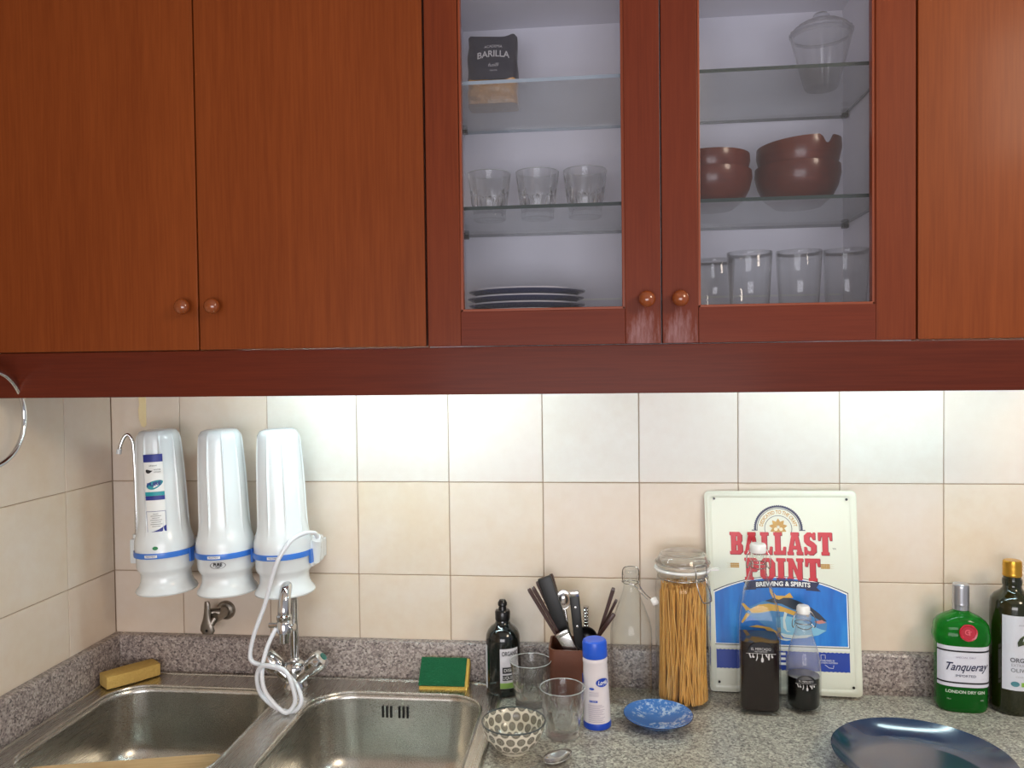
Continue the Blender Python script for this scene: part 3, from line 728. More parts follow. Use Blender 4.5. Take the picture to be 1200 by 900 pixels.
# ---------------------------------------------------------------- sponges, board
M_sp = mat('yellow_sponge', (206, 172, 84), .9, bump=(180, 1, .004)); M_spd = mat('worn_sponge', (200, 166, 92), .9, bump=(160, 1, .004))
M_pad = mat('green_scour_pad', (16, 92, 56), .95, bump=(260, 1, .004))
s1 = G().grid(lambda u, v: (u, v, 0), 1, 1); s1 = G()
ang = math.atan2(.085, .04)
poly = [(-.094, -.004), (-.05, .0), (0, .0), (.002, .022), (0, .046), (-.05, .048), (-.094, .040)]
S = G().prism([(0, 0), (.055, -.003), (.110, 0), (.111, .022), (.110, .044), (.055, .046), (0, .043)], lambda u, v, t: (u, v, t), 0, .026)
o = S.build('sponge', M_spd, smooth=40, bevel=.003, seg=2); tag(o, 'plain yellow sponge in the corner behind the left bowl', 'sponge', loc=(-.096, -.136, .0078)); o.rotation_euler = (0, 0, R(52))
sp2 = thing('scrub_sponge', 'yellow sponge with green scouring pad leaning on the granite upstand', 'sponge', (.594, -.079, .0085), rot=(R(-43), 0, R(1)))
G().box(-.049, .052, .0045, .026, 0, .068).build('sponge_body', M_sp, sp2, smooth=30, bevel=.003)
G().box(-.050, .046, 0, .0042, .007, .067).build('scour_pad', M_pad, sp2, smooth=30, bevel=.0012)
M_board = wood('board_wood', (214, 180, 130), (176, 138, 92), (232, 206, 162), vertical=False, rough=.55, coat=0)
P0, P1 = Vector((-.072, -.412, -.012)), Vector((.222, -.252, -.052)); ax = (P1-P0).normalized(); vx = Vector((.2, -.5, -.84)); vx = (vx-ax*vx.dot(ax)).normalized(); nx = ax.cross(vx)
if nx.z < 0: nx = -nx
g = G().prism(rrect(0, (P1-P0).length, 0, .070, [.02, .02, .02, .03], 8), lambda u, v, t: (u, v, t), -.012, 0)
o = g.build('chopping_board', M_board, smooth=40, bevel=.002); tag(o, 'pale wooden chopping board lying tilted in the left sink bowl', 'board')
o.matrix_world = Matrix(((ax.x, vx.x, nx.x, P0.x), (ax.y, vx.y, nx.y, P0.y), (ax.z, vx.z, nx.z, P0.z), (0, 0, 0, 1)))

# ---------------------------------------------------------------- soap bottle
sb = thing('soap_bottle', 'black glossy soap bottle with push cap left of the glass tumbler', 'bottle', (.719, -.062, .0003))
M_dkglass = mat('black_bottle', (14, 20, 18), .08, coat=.6)
G().lathe([(.0001, .003), (.028, 0), (.0335, .004), (.0350, .012), (.0350, .112), (.0340, .120), (.0300, .129), (.0235, .136), (.0165, .141), (.0140, .147), (.0140, .153), (.0001, .153)], 64).build('bottle_body', M_dkglass, sb, smooth=50)
cp = G().lathe([(0, .149), (.0150, .149), (.0155, .152), (.0155, .166), (.0140, .169), (.0085, .170), (.0075, .177), (.0095, .179), (.0095, .184), (.006, .190), (0, .191)], 40).build('push_cap', M_black, sb, smooth=40)
patch(G(), .0350, R(29), .060, .040, .080, .0004, n=16).build('front_label', mat('grey_label', (206, 206, 212), .5), sb, smooth=60)
patch(G(), .0350, R(-75), .058, .022, .088, .0004, n=10).build('back_label', mat('grey_label', (206, 206, 212), .5), sb, smooth=60)
f = cyl(.0350, R(29), 0, .0012); g = G(); text(g, 'ORGANIC', .0125, lambda u, v: f(u+.001, .090+v), width=.034, bold=.015)
g.build('label_title', M_blackp, sb, smooth=0, recalc=False)
g = G()
for z, hh, w, s_ in ((.057, .0125, .024, 'DISH'), (.042, .0105, .028, 'LIQUID')): g.grid(lambda u, v: f(-.015+u*w, z-hh/2+v*hh), 8, 1)
g.build('label_boxes', M_blackp, sb, smooth=0, recalc=False)
f2 = cyl(.0350, R(29), 0, .0017); g = G()
for z, w, s_ in ((.057, .018, 'DISH'), (.042, .022, 'LIQUID')): text(g, s_, .009, lambda u, v: f2(-.003+u, z+v), width=w)
g.build('label_box_text', M_white, sb, smooth=0, recalc=False)
f3 = cyl(.0350, R(29), 0, .0008); g = G().grid(lambda u, v: f3(-.020+u*.040, .0205+v*.011), 10, 1); g.build('green_stripe', mat('leaf_green', (140, 180, 90), .5), sb, smooth=0, recalc=False)

# ---------------------------------------------------------------- utensil pot and its contents
pot = thing('utensil_pot', 'brown square utensil pot behind the white cleaning bottle', 'utensil pot', (.861, -.078, .0003))
M_pot = mat('brown_pot', (104, 60, 42), .45, bump=(25, .4, .003))
def pot_ring(ins): return rrect(-.0455+ins, .0455-ins, -.0425+ins, .0425-ins, .012-ins*.5, 5)
g = G(); rings = [(pot_ring(.0), 0), (pot_ring(-.0), .112), (pot_ring(.0035), .112), (pot_ring(.0035), .005)]
n = len(rings[0][0]); vs = []
for lp, z in rings: vs += [(x*(1-.03*(z < .01)), y*(1-.03*(z < .01)), z-(.003*sin(x*60)**2 if z > .1 else 0)) for x, y in lp]
fs = [(i*n+k, i*n+(k+1) % n, (i+1)*n+(k+1) % n, (i+1)*n+k) for i in range(3) for k in range(n)]+[tuple(range(n)), tuple(3*n+k for k in range(n))]
g.add(vs, fs).build('pot_body', M_pot, pot, smooth=40)
def ext(a, b, z=.0075):
    a = Vector(a); b = Vector(b); t = (z-a.z)/(b.z-a.z); return a+(b-a)*t
def frame_line(a, b):
    """matrix with z along b->a (upwards), origin at b"""
    a = Vector(a); b = Vector(b); q = (a-b).to_track_quat('Z', 'Y'); return Matrix.Translation(b) @ q.to_matrix().to_4x4(), (a-b).length
def chopstick(a, b, lb, r0=.0038, m=None, z=.0075):
    e = ext(a, b, z); M, Ln = frame_line(a, e)
    g = G(); sq = lambda r: [(r, r*.9), (-r, r*.9), (-r, -r*.9), (r, -r*.9)]
    vs = []
    for t, r in ((0, r0*.45), (.98, r0), (1, r0*.8)): vs += [tuple(M @ Vector((x, y, Ln*t))) for x, y in sq(r)]
    g.add(vs, [(i*4+k, i*4+(k+1) % 4, (i+1)*4+(k+1) % 4, (i+1)*4+k) for i in range(2) for k in range(4)]+[(3, 2, 1, 0), (8, 9, 10, 11)])
    return tag(g.build('chopstick', m or M_brown, smooth=0, bevel=.0005), lb, 'chopstick', 'dark wooden chopsticks in the pot')
chopstick((.776, -.096, .223), (.835, -.096, .123), 'leftmost brown chopstick leaning out of the utensil pot')
chopstick((.7835, -.088, .2245), (.840, -.087, .123), 'second brown chopstick from the left in the pot')
chopstick((.792, -.078, .233), (.842, -.079, .121), 'third brown chopstick, just left of the black knife handle', .0042)
chopstick((.818, -.058, .243), (.851, -.062, .130), 'brown chopstick just right of the tall black knife handle', .0042)
chopstick((.944, -.088, .2255), (.915, -.088, .135), 'tall brown chopstick leaning right towards the clear bottle', .0042, z=.02)
chopstick((.950, -.066, .196), (.921, -.066, .137), 'short thin brown chopstick leaning far right', .0032, z=.04)
def rod_thing(name, lb, cat): return thing(name, lb, cat)
def slab(a, b, w0, w1, th, frac=1, name='handle', m=None, parent=None, t0=0, t1=1, bevel=.002, roll=R(90)):
    M, Ln = frame_line(a, b)
    M = M @ Matrix.Rotation(roll, 4, 'Z')
    g = G(); vs = []
    for t in (t0, t1):
        w = w0+(w1-w0)*t
        vs += [tuple(M @ Vector((sx*w/2, sy*th/2, Ln*t))) for sx, sy in ((1, 1), (-1, 1), (-1, -1), (1, -1))]
    g.add(vs, [(0, 1, 5, 4), (1, 2, 6, 5), (2, 3, 7, 6), (3, 0, 4, 7), (3, 2, 1, 0), (4, 5, 6, 7)])
    return g.build(name, m, parent, smooth=30, bevel=bevel)
def knife(a, b, lb, w=.018, th=.011, cap=True, m=M_handle, mid=.5, rivets=0):
    e = ext(a, b, .012); t = thing('kitchen_knife', lb, 'knife')
    A = Vector(a); E = Vector(e); Mid = A+(E-A)*mid
    slab(A, Mid, w*.9, w, th, name='handle', m=m, parent=t, bevel=min(th, w)*.3)
    slab(Mid, E, w*.35, w*.8, .0016, name='blade', m=M_cutsteel, parent=t, bevel=0)
    if cap:
        d = (A-Mid).normalized(); slab(A+d*.007, A-d*.004, w*1.02, w*1.06, th*1.1, name='end_cap', m=M_cutsteel, parent=t, bevel=.0028)
    for k in range(rivets):
        p = A+(Mid-A)*(.2+.3*k); Mr = Matrix.Translation(p) @ RX
        G().lathe([(0, th/2-.001), (.0024, th/2-.001), (.0024, th/2+.0006), (0, th/2+.001)], 12, M=Mr).build('rivet', M_cutsteel, t)
knife((.806, -.081, .243), (.846, -.081, .125), 'tall plain black-handled knife standing highest in the pot', w=.029, th=.013, cap=False, mid=.60)
knife((.866, -.094, .213), (.874, -.094, .129), 'riveted black-handled knife with steel end cap in the pot', w=.020, th=.012, mid=.62, rivets=2)
knife((.843, -.106, .136), (.858, -.106, .108), 'steel-handled knife lying low at the pot front edge', w=.026, th=.007, m=M_cutsteel, mid=.3)
knife((.9445, -.100, .178), (.915, -.098, .135), 'small knife with brown handle end leaning right in the pot', w=.0085, th=.007, m=M_brown, mid=.28, cap=False)
# silver rounded spoon
sn = thing('serving_spoon', 'steel spoon with rounded bowl up in the middle of the pot', 'spoon')
g = G().lathe([(0, -.004), (.006, -.0035), (.010, 0), (.0125, .003), (.0115, .0035), (.006, -.001), (0, -.0022)], 28, M=Matrix.Translation((.8435, -.066, .194)) @ Matrix.Rotation(R(72), 4, 'X') @ Matrix.Scale(1.25, 4, (0, 1, 0)) @ Matrix.Scale(1.25, 4))
g.build('spoon_bowl', M_cutsteel, sn, smooth=70)
G().tube(smooth_path([(.8445, -.066, .183), (.848, -.068, .165), (.852, -.070, .135), (.862, -.068, .06), (.868, -.066, .009)], 4), .003, 8).build('spoon_handle', M_cutsteel, sn, smooth=60)
wk = thing('ridged_tool', 'ridged steel handle poking up right of the riveted knife', 'utensil')
pp = [(.0005*0+.888+.0002*k, -.062, .178-.0022*k) for k in range(0, 24)]
G().tube([(.8885, -.060, .179-.0016*k) for k in range(30)], [.0062 if k % 4 < 2 else .0050 for k in range(30)], 14).build('ridged_grip', M_cutsteel, wk, smooth=30)
G().tube([(.8885, -.060, .133), (.886, -.058, .0085)], .0035, 10).build('shaft', M_cutsteel, wk)
ld = thing('black_ladle', 'black plastic ladle with its round bowl up at the pot rim', 'ladle')
Ml = Matrix.Translation((.8885, -.093, .124)) @ Matrix.Scale(.9, 4) @ Matrix.Rotation(R(65), 4, 'X')
closed_lathe([(.0001, -.016), (.012, -.0145), (.020, -.010), (.0255, .001), (.0265, .003), (.0245, .003), (.019, -.008), (.011, -.0125), (.0001, -.014)], 40, M=Ml).build('ladle_bowl', M_black, ld, smooth=60)
G().tube([(.8885, -.078, .108), (.886, -.070, .05), (.884, -.064, .009)], .0035, 10).build('ladle_handle', M_black, ld)

# ---------------------------------------------------------------- white cleaning bottle
cb = thing('cleaning_bottle', 'white cleaning powder bottle with blue cap in front of the pot', 'bottle', (.910, -.199, .0003), rot=(0, R(-1.5), 0))
G().lathe([(.0001, .001), (.0235, 0), (.0250, .002), (.0250, .012), (.0243, .05), (.0228, .10), (.0220, .118), (.0228, .121), (.0228, .1265), (.0215, .129), (.0001, .129)], 56).build('bottle_body', mat('white_bottle', (222, 216, 220), .35, coat=.2), cb, smooth=45)
G().lathe([(0, .1295), (.0222, .1295), (.0228, .131), (.0225, .155), (.0215, .159), (.019, .161), (0, .1608)], 64, lambda r, z, a: r*(1-.015*abs(sin(a*30))) if .132 < z < .154 else r).build('blue_cap', mat('cap_blue', (32, 88, 208), .35, coat=.2), cb, smooth=35)
M_lb = mat('label_blue', (28, 70, 180), .4)
G().lathe([(.0252, .001), (.0256, .002), (.0255, .012), (.0252, .0125)], 56).build('blue_base_band', M_lb, cb)
f = cyl(.0236, R(30), .088, .0012); g = G()
el = lambda f, a_, b_, n_=28: [f(a_*cos(k*2*pi/n_), b_*sin(k*2*pi/n_)) for k in range(n_)]
g.add(el(f, .0120, .0080), [tuple(range(28))]); f_ = cyl(.0236, R(-92), .088, .0012); g.add(el(f_, .012, .008), [tuple(range(28))])
f_ = cyl(.0238, R(-18), .077, .0012); g.add(el(f_, .0048, .0020), [tuple(range(28))]); f_ = cyl(.0243, R(-14), .054, .0010); g.grid(lambda u, v: f_(-.007+u*.015, -.0018+v*.0036), 6, 1)
g.build('label_oval', M_lb, cb, smooth=0, recalc=False)
g = G(); f2 = cyl(.0236, R(30), .088, .0018); text(g, 'Logik', .011, f2, shear=.2, bold=.02, width=.0185); text(g, 'CLEAN', .0026, cyl(.0243, R(-14), .054, .0016), width=.012)
g.build('label_logo', M_white, cb, smooth=0, recalc=False)
g = G(); M_fine = mat('fine_print', (150, 140, 165), .5)
for k in range(12): w_ = (.026, .030, .022, .031, .028)[k % 5]; ff = cyl(.0247, R(-2), .047-k*.0028, .0008); g.grid(lambda u, v: ff(-.015+u*w_, v*.0006), 6, 1)
for k in range(3): ff = cyl(.024, R(-8), .070-k*.003, .0008); g.grid(lambda u, v: ff(-.010+u*.018, v*.0006), 6, 1)
g.build('fine_print', M_fine, cb, smooth=0, recalc=False)

# ---------------------------------------------------------------- swing-top bottles
def swing_wires(t, zc, rn, closed=True):
    g = G()
    g.tube([((rn+.001)*cos(a*pi/16), (rn+.001)*sin(a*pi/16), zc) for a in range(32)], .0009, 6, closed=True)
    return g
cl = thing('swing_top_bottle', 'empty clear swing-top bottle standing open beside the pasta jar', 'bottle', (.978, -.070, .0003))
closed_lathe([(.0001, .004), (.036, 0), (.0405, .004), (.0415, .012), (.0415, .125), (.0405, .142), (.0365, .160), (.0290, .180), (.0210, .200), (.0160, .214), (.0140, .226), (.0140, .246), (.0158, .248), (.0160, .256), (.0150, .259), (.0112, .259), (.0110, .250)], 64).build('bottle_body', M_bottle_glass, cl, smooth=50)
g = swing_wires(cl, .232, .0142)
for s_ in (-1, 1):
    g.tube(smooth_path([(s_*.0155, 0, .232), (s_*.017, -.006, .236), (s_*.010+.004, -.016, .238), (.014+s_*.004, -.020, .228), (.026+s_*.003, -.022, .214), (.036+s_*.004, -.022, .205)], 5), .0010, 6)
g.tube(smooth_path([(-.0155, 0, .232), (-.0165, -.003, .250), (-.0135, -.004, .262), (.0, -.005, .2655), (.0135, -.004, .262), (.0165, -.003, .250), (.0155, 0, .232)], 5), .0010, 6)
g.build('wire_bail', M_wire, cl, smooth=60)
G().lathe([(0, 0), (.0068, 0), (.0080, .003), (.0080, .009), (.006, .0125), (0, .013)], 24, M=Matrix.Translation((.040, -.022, .199)) @ Matrix.Rotation(R(65), 4, 'Y')).build('stopper', M_ceramic, cl)

def liquid(prof, m, parent, rf=None, n=64, name='liquid'): return G().lathe(prof, n, rf).build(name, m, parent, smooth=45)
M_liq = mat('dark_vinegar', (26, 10, 8), .06, coat=.3); M_liq2 = mat('black_liquid', (12, 11, 10), .06, coat=.3)
def mercado(parent, fl, zc, s, rdisc):
    """dark half-disc with white lettering and hanging tools"""
    g = G(); g.add([fl(rdisc*cos(a*pi/24), rdisc*.85*sin(a*pi/24), .0006) for a in range(25)], [tuple(range(25))])
    g.build('print_dome', M_blackp, parent, smooth=0, recalc=False)
    g = G(); F = lambda u, v: fl(u, v, .0012)
    text(g, 'EL MERCADO', .0062*s, lambda u, v: F(u, v+.0055*s), width=.032*s); text(g, 'RESTAURANTE', .003*s, lambda u, v: F(u, v+.0012*s), width=.020*s)
    g.add([F(-.024*s, -.0016*s), F(.024*s, -.0016*s), F(.024*s, -.0022*s), F(-.024*s, -.0022*s)], [(0, 1, 2, 3)])
    def poly(p): g.add([F(x*.001*s, y*.001*s) for x, y in p], [tuple(range(len(p)))])
    poly([(-20, -2.2), (-18, -2.2), (-15.5, -9), (-16.5, -10), (-18, -9)]); poly([(-13.5, -2.2), (-12.8, -2.2), (-12.6, -6), (-10.5, -7), (-10.5, -9), (-13, -9.5), (-15, -8), (-14, -6)])
    poly([(-6.5, -2.2), (-5.7, -2.2), (-5.2, -9), (-7, -14), (-8.6, -14), (-7, -9)]); poly([(1.5, -2.2), (2.5, -2.2), (2.7, -8), (4.4, -11), (4.2, -15), (2.2, -17), (.2, -15), (0, -11), (1.4, -8)])
    poly([(7, -2.2), (9, -2.2), (11, -8), (12, -2.2), (14, -2.2), (13.8, -12), (11.6, -12), (11.2, -9), (8, -6)]); poly([(17, -2.2), (18, -2.2), (18.4, -5), (20, -7), (18, -9), (16.4, -7)])
    g.build('print_lettering', mat('print_white', (206, 204, 204), .5), parent, smooth=0, recalc=False)
# tall square bottle
b2 = thing('swing_top_bottle', 'tall square swing-top bottle half full of dark vinegar before the tin sign', 'bottle', (1.220, -.098, .0003), R(-4))
def sq(r, z, a, e=.16):
    k = 1.0 if z < .19 else max(0, 1-(z-.19)/.05)
    if r < .012: return r
    n_ = 2+5*k; rr = r/((abs(cos(a))**n_+abs(sin(a))**n_)**(1/n_)); return rr
outp = [(.0001, .004), (.034, 0), (.0375, .003), (.0385, .010), (.0385, .165), (.0375, .185), (.0335, .208), (.0265, .232), (.0195, .252), (.0150, .266), (.0140, .275), (.0140, .287), (.0158, .289), (.0160, .298), (.0148, .301), (.0110, .301)]
inp = [(.0110, .290)]
closed_lathe(outp+inp, 96, sq).build('bottle_body', M_bottle_glass, b2, smooth=50)
liquid([(.0001, .0072), (.0328, .0075), (.0357, .0125), (.0357, .139), (.0001, .139)], M_liq, b2, sq, 96)
mercado(b2, lambda u, v, o_: (u, -.0387-o_, .1215+v), .119, 1.12, .0235)
g = swing_wires(b2, .282, .0145)
for s_ in (-1, 1): g.tube(smooth_path([(s_*.015, 0, .282), (s_*.020, -.004, .272), (s_*.0225, -.006, .280), (s_*.021, -.006, .296), (s_*.015, -.004, .309), (s_*.008, 0, .311)], 5), .0010, 6)
g.tube(smooth_path([(-.015, -.004, .282), (-.014, -.012, .276), (0, -.0175, .274), (.014, -.012, .276), (.015, -.004, .282)], 5), .0010, 6)
g.build('wire_bail', M_wire, b2, smooth=60)
G().lathe([(0, .300), (.0095, .300), (.0150, .3025), (.0155, .306), (.0155, .316), (.0135, .319), (0, .3195)], 36).build('stopper', M_ceramic, b2)
# small round bottle
b3 = thing('swing_top_bottle', 'small clouded swing-top bottle with black liquid, right of the tall one', 'bottle', (1.305, -.094, .0003), R(3))
closed_lathe([(.0001, .004), (.0285, 0), (.0315, .003), (.0322, .010), (.0322, .080), (.0310, .096), (.0265, .116), (.0195, .138), (.0150, .154), (.0135, .162), (.0135, .172), (.0150, .174), (.0150, .182), (.0138, .184), (.0105, .184), (.0105, .176)], 64).build('bottle_body', M_cloud, b3, smooth=50)
liquid([(.0001, .0072), (.0268, .0075), (.0295, .0125), (.0295, .066), (.0001, .066)], M_liq2, b3)
fc = cyl(.0324, R(-6), .054, 0)
mercado(b3, lambda u, v, o_: cyl(.0324, R(-8), .060, o_+.0002)(u, v), .054, .80, .0185)
g = swing_wires(b3, .167, .0142)
for s_ in (-1, 1): g.tube(smooth_path([(s_*.0145, 0, .167), (s_*.020, -.004, .158), (s_*.0225, -.005, .168), (s_*.018, -.005, .182), (s_*.010, -.002, .192), (s_*.007, 0, .194)], 5), .0009, 6)
g.tube(smooth_path([(-.0145, -.004, .167), (-.013, -.011, .161), (0, -.0165, .158), (.013, -.011, .161), (.0145, -.004, .167)], 5), .0009, 6)
g.build('wire_bail', M_wire, b3, smooth=60)
G().lathe([(0, .183), (.0080, .183), (.0125, .185), (.0128, .188), (.0122, .197), (.010, .1995), (0, .200)], 36).build('stopper', M_ceramic, b3)

# ---------------------------------------------------------------- pasta jar
pj = thing('clip_top_jar', 'tall clip-top glass jar of spaghetti left of the tin sign', 'jar', (1.079, -.079, .0003))
closed_lathe([(.0001, .005), (.046, 0), (.0515, .004), (.0535, .012), (.0535, .228), (.0520, .240), (.0475, .248), (.0470, .252), (.0500, .255), (.0510, .259), (.0500, .263), (.0460, .263), (.0455, .252)], 72).build('jar_body', M_glass_soft, pj, smooth=50)
G().lathe([(.0450, .2635), (.0545, .2630), (.0555, .2655), (.0540, .2680), (.0450, .2675)], 64, closed=True).box(.050, .068, -.013, .001, .2632, .2665).build('rubber_seal', M_ceramic, pj, smooth=40, label='white rubber seal with pull tab')
closed_lathe([(.0001, .2690), (.048, .2690), (.0515, .2705), (.0520, .276), (.0500, .281), (.047, .287), (.0440, .294), (.0400, .2965), (.0001, .2960), (.0001, .2925), (.038, .2925), (.042, .289), (.046, .279), (.044, .2735), (.0001, .2735)], 72).build('glass_lid', M_glass, pj, smooth=50)
g = G(); ring = lambda r, z: [(r*cos(a*pi/32), r*sin(a*pi/32), z) for a in range(64)]
g.tube(ring(.0490, .2485), .0011, 6, closed=True); g.tube(ring(.0528, .2775), .0011, 6, closed=True)
ca = R(-58)
def rad(r, s_, z): a = ca+s_/.05; return (r*cos(a), r*sin(a), z)
for s_ in (-.010, .010):
    g.tube(smooth_path([rad(.053, s_, .277), rad(.056, s_*1.2, .281), rad(.058, s_*1.1, .268), rad(.056, s_, .258), rad(.054, s_*1.2, .249)], 5), .0011, 6)
    g.tube(smooth_path([rad(.056, s_, .256), rad(.060, s_, .246), rad(.063, s_*1.1+.005, .225), rad(.064, s_*.9+.008, .212)], 5), .0012, 6)
g.tube(smooth_path([rad(.064, -.001, .212), rad(.0645, .008, .2105), rad(.064, .017, .212)], 4), .0012, 6)
g.tube(smooth_path([rad(.056, -.012, .281), rad(.056, 0, .2825), rad(.056, .012, .281)], 4), .0011, 6); g.tube([rad(.055, -.011, .253), rad(.056, 0, .254), rad(.055, .011, .253)], .0011, 6)
g.build('wire_clamp', M_wire, pj, smooth=60)
g = G(); rnd = random.Random(3)
for k in range(300):
    a = rnd.random()*2*pi; rb_ = .0475*math.sqrt(rnd.random()) if k > 90 else .0475*(.9+.1*rnd.random())
    a2 = a+rnd.uniform(-.7, .7); rt_ = rb_*rnd.uniform(.74, .97); zt = .232+rnd.uniform(-.010, .006)
    p0 = (rb_*cos(a), rb_*sin(a), .0088); p2 = (rt_*cos(a2), rt_*sin(a2), zt)
    bx_, by_ = rnd.uniform(-.0012, .0012), rnd.uniform(-.0012, .0012)
    rm = (rb_+rt_)/2*.95; am = (a+a2)/2
    g.tube([p0, (min(rm, .045)*cos(am)+bx_, min(rm, .045)*sin(am)+by_, zt*.5), p2], .0011, 4)
M_pasta = mat('dry_spaghetti', (240, 196, 100), .4)
m = M_pasta; nn = noise(m, coords(m, (220, 220, 3)), 1.5, 3); L(m, ramp(m, nn, [(.3, srgb(208, 152, 76)), (.55, srgb(226, 176, 96)), (.75, srgb(240, 204, 136))]), bsdf(m).inputs['Base Color'])
o = g.build('spaghetti', M_pasta, smooth=60, kind='stuff', recalc=False); tag(o, 'bundle of dry yellow spaghetti standing inside the clip-top jar', 'pasta', loc=(1.079, -.079, .0003))

# ---------------------------------------------------------------- tin sign
SW, SH = .292, .405
sg = thing('tin_sign', 'cream tin beer sign with red lettering and a fish, leaning on the wall', 'sign', (1.283, -.0385, .0005))
sg.rotation_mode = 'XYZ'
sg.matrix_world = Matrix.Translation((1.283, -.0385, .0045)) @ Matrix.Rotation(R(-5.0), 4, 'Z') @ Matrix.Rotation(R(-2.6), 4, 'X') @ Matrix.Rotation(R(-1.2), 4, 'Y')
M_cream = mat('sign_cream', (224, 228, 212), .38, coat=.3)
g = G().prism(rrect(-SW/2, SW/2, 0, SH, .009, 6), lambda u, v, t: (u, -t, v), 0, .0016); g.build('sign_plate', M_cream, sg, smooth=40)
g = G(); lo = rrect(-SW/2+.002, SW/2-.002, .002, SH-.002, .008, 6); li = rrect(-SW/2+.0135, SW/2-.0135, .0135, SH-.0135, .006, 6); lm = rrect(-SW/2+.008, SW/2-.008, .008, SH-.008, .007, 6)
n = len(lo); g.add([(x, -.0017, z) for x, z in lo]+[(x, -.0042, z) for x, z in lm]+[(x, -.0017, z) for x, z in li], [(j*n+k, j*n+(k+1) % n, (j+1)*n+(k+1) % n, (j+1)*n+k) for j in (0, 1) for k in range(n)])
g.build('embossed_border', M_cream, sg, smooth=50, recalc=False)
def SP(x, z, o_=.0003): return (x, -.0018-o_, z)
for x, z in ((-.127, .390), (.127, .388), (-.127, .020), (.129, .019)):
    G().lathe([(0, 0), (.0026, 0), (.0026, .0006), (0, .0006)], 14, M=Matrix.Translation((x, -.0042, z)) @ RX).build('screw_hole', M_black, sg)
def px(u, v):
    """photo-measured point of the sign as plate coordinates"""
    t = 0
    for _ in range(2):
        xl = 821+(v-577)*13/229; xr = 1001+(v-577)*10/242; s_ = (u-xl)/(xr-xl); yt = 577+2*s_; yb = 806+15*s_; t = (v-yt)/(yb-yt)
    return (s_*SW-SW/2, (1-t)*SH)
def zm(a, b): return px(830+a/6, 675+b/6)
def flat(loops, m, name, off, label=None):
    vs, fs = shape2d(loops); g = G(); g.add([SP(v[0], v[1], off) for v in vs], fs); return g.build(name, m, sg, smooth=0, recalc=False, label=label)
M_red = mat('sign_red', (196, 38, 52), .4, coat=.2); M_snavy = mat('sign_navy', (28, 34, 72), .4, coat=.2); M_sblue = mat('sign_band_blue', (28, 62, 158), .4, coat=.2)
M_gold = mat('sign_gold', (190, 146, 62), .4, coat=.2)
m = mat('sea_blue', (14, 118, 206), .4, coat=.3); M_sea = m
nn = noise(m, coords(m, (14, 1, 2.5)), 2, 3); L(m, ramp(m, nn, [(.3, srgb(8, 84, 176)), (.6, srgb(18, 122, 212)), (.8, srgb(50, 150, 226))]), bsdf(m).inputs['Base Color'])
# sea panel with arched top
def arch(ins):
    x0, x1 = -.131+ins, .1215-ins; z0 = .098+ins; pts = [(x0, z0), (x1, z0)]
    for k in range(17):
        u = 1-k/16; x = x0+(x1-x0)*u; pts.append((x, .200-ins+.031*(1-(2*u-1)**2)+.004*(0)))
    return pts
flat([arch(-.0035)], M_snavy, 'panel_outline', .0002); flat([arch(-.0022)], M_white, 'panel_frame', .0004); flat([arch(0)], M_sea, 'sea_panel', .0006)
def zig(x0, x1, z0, z1, n_=64, a_=.0011):
    p = [(x0+(x1-x0)*k/n_, z0+(a_ if k % 2 else 0)) for k in range(n_+1)]; return p+[(x1-(x1-x0)*k/n_, z1-(a_ if k % 2 else 0)) for k in range(n_+1)]
flat([zig(-.131, .124, .047, .086)], M_sblue, 'blue_band', .0003)
flat([rrect(-.131, .124, .0890, .0925, .0005, 1)], M_white, 'white_line', .0003)
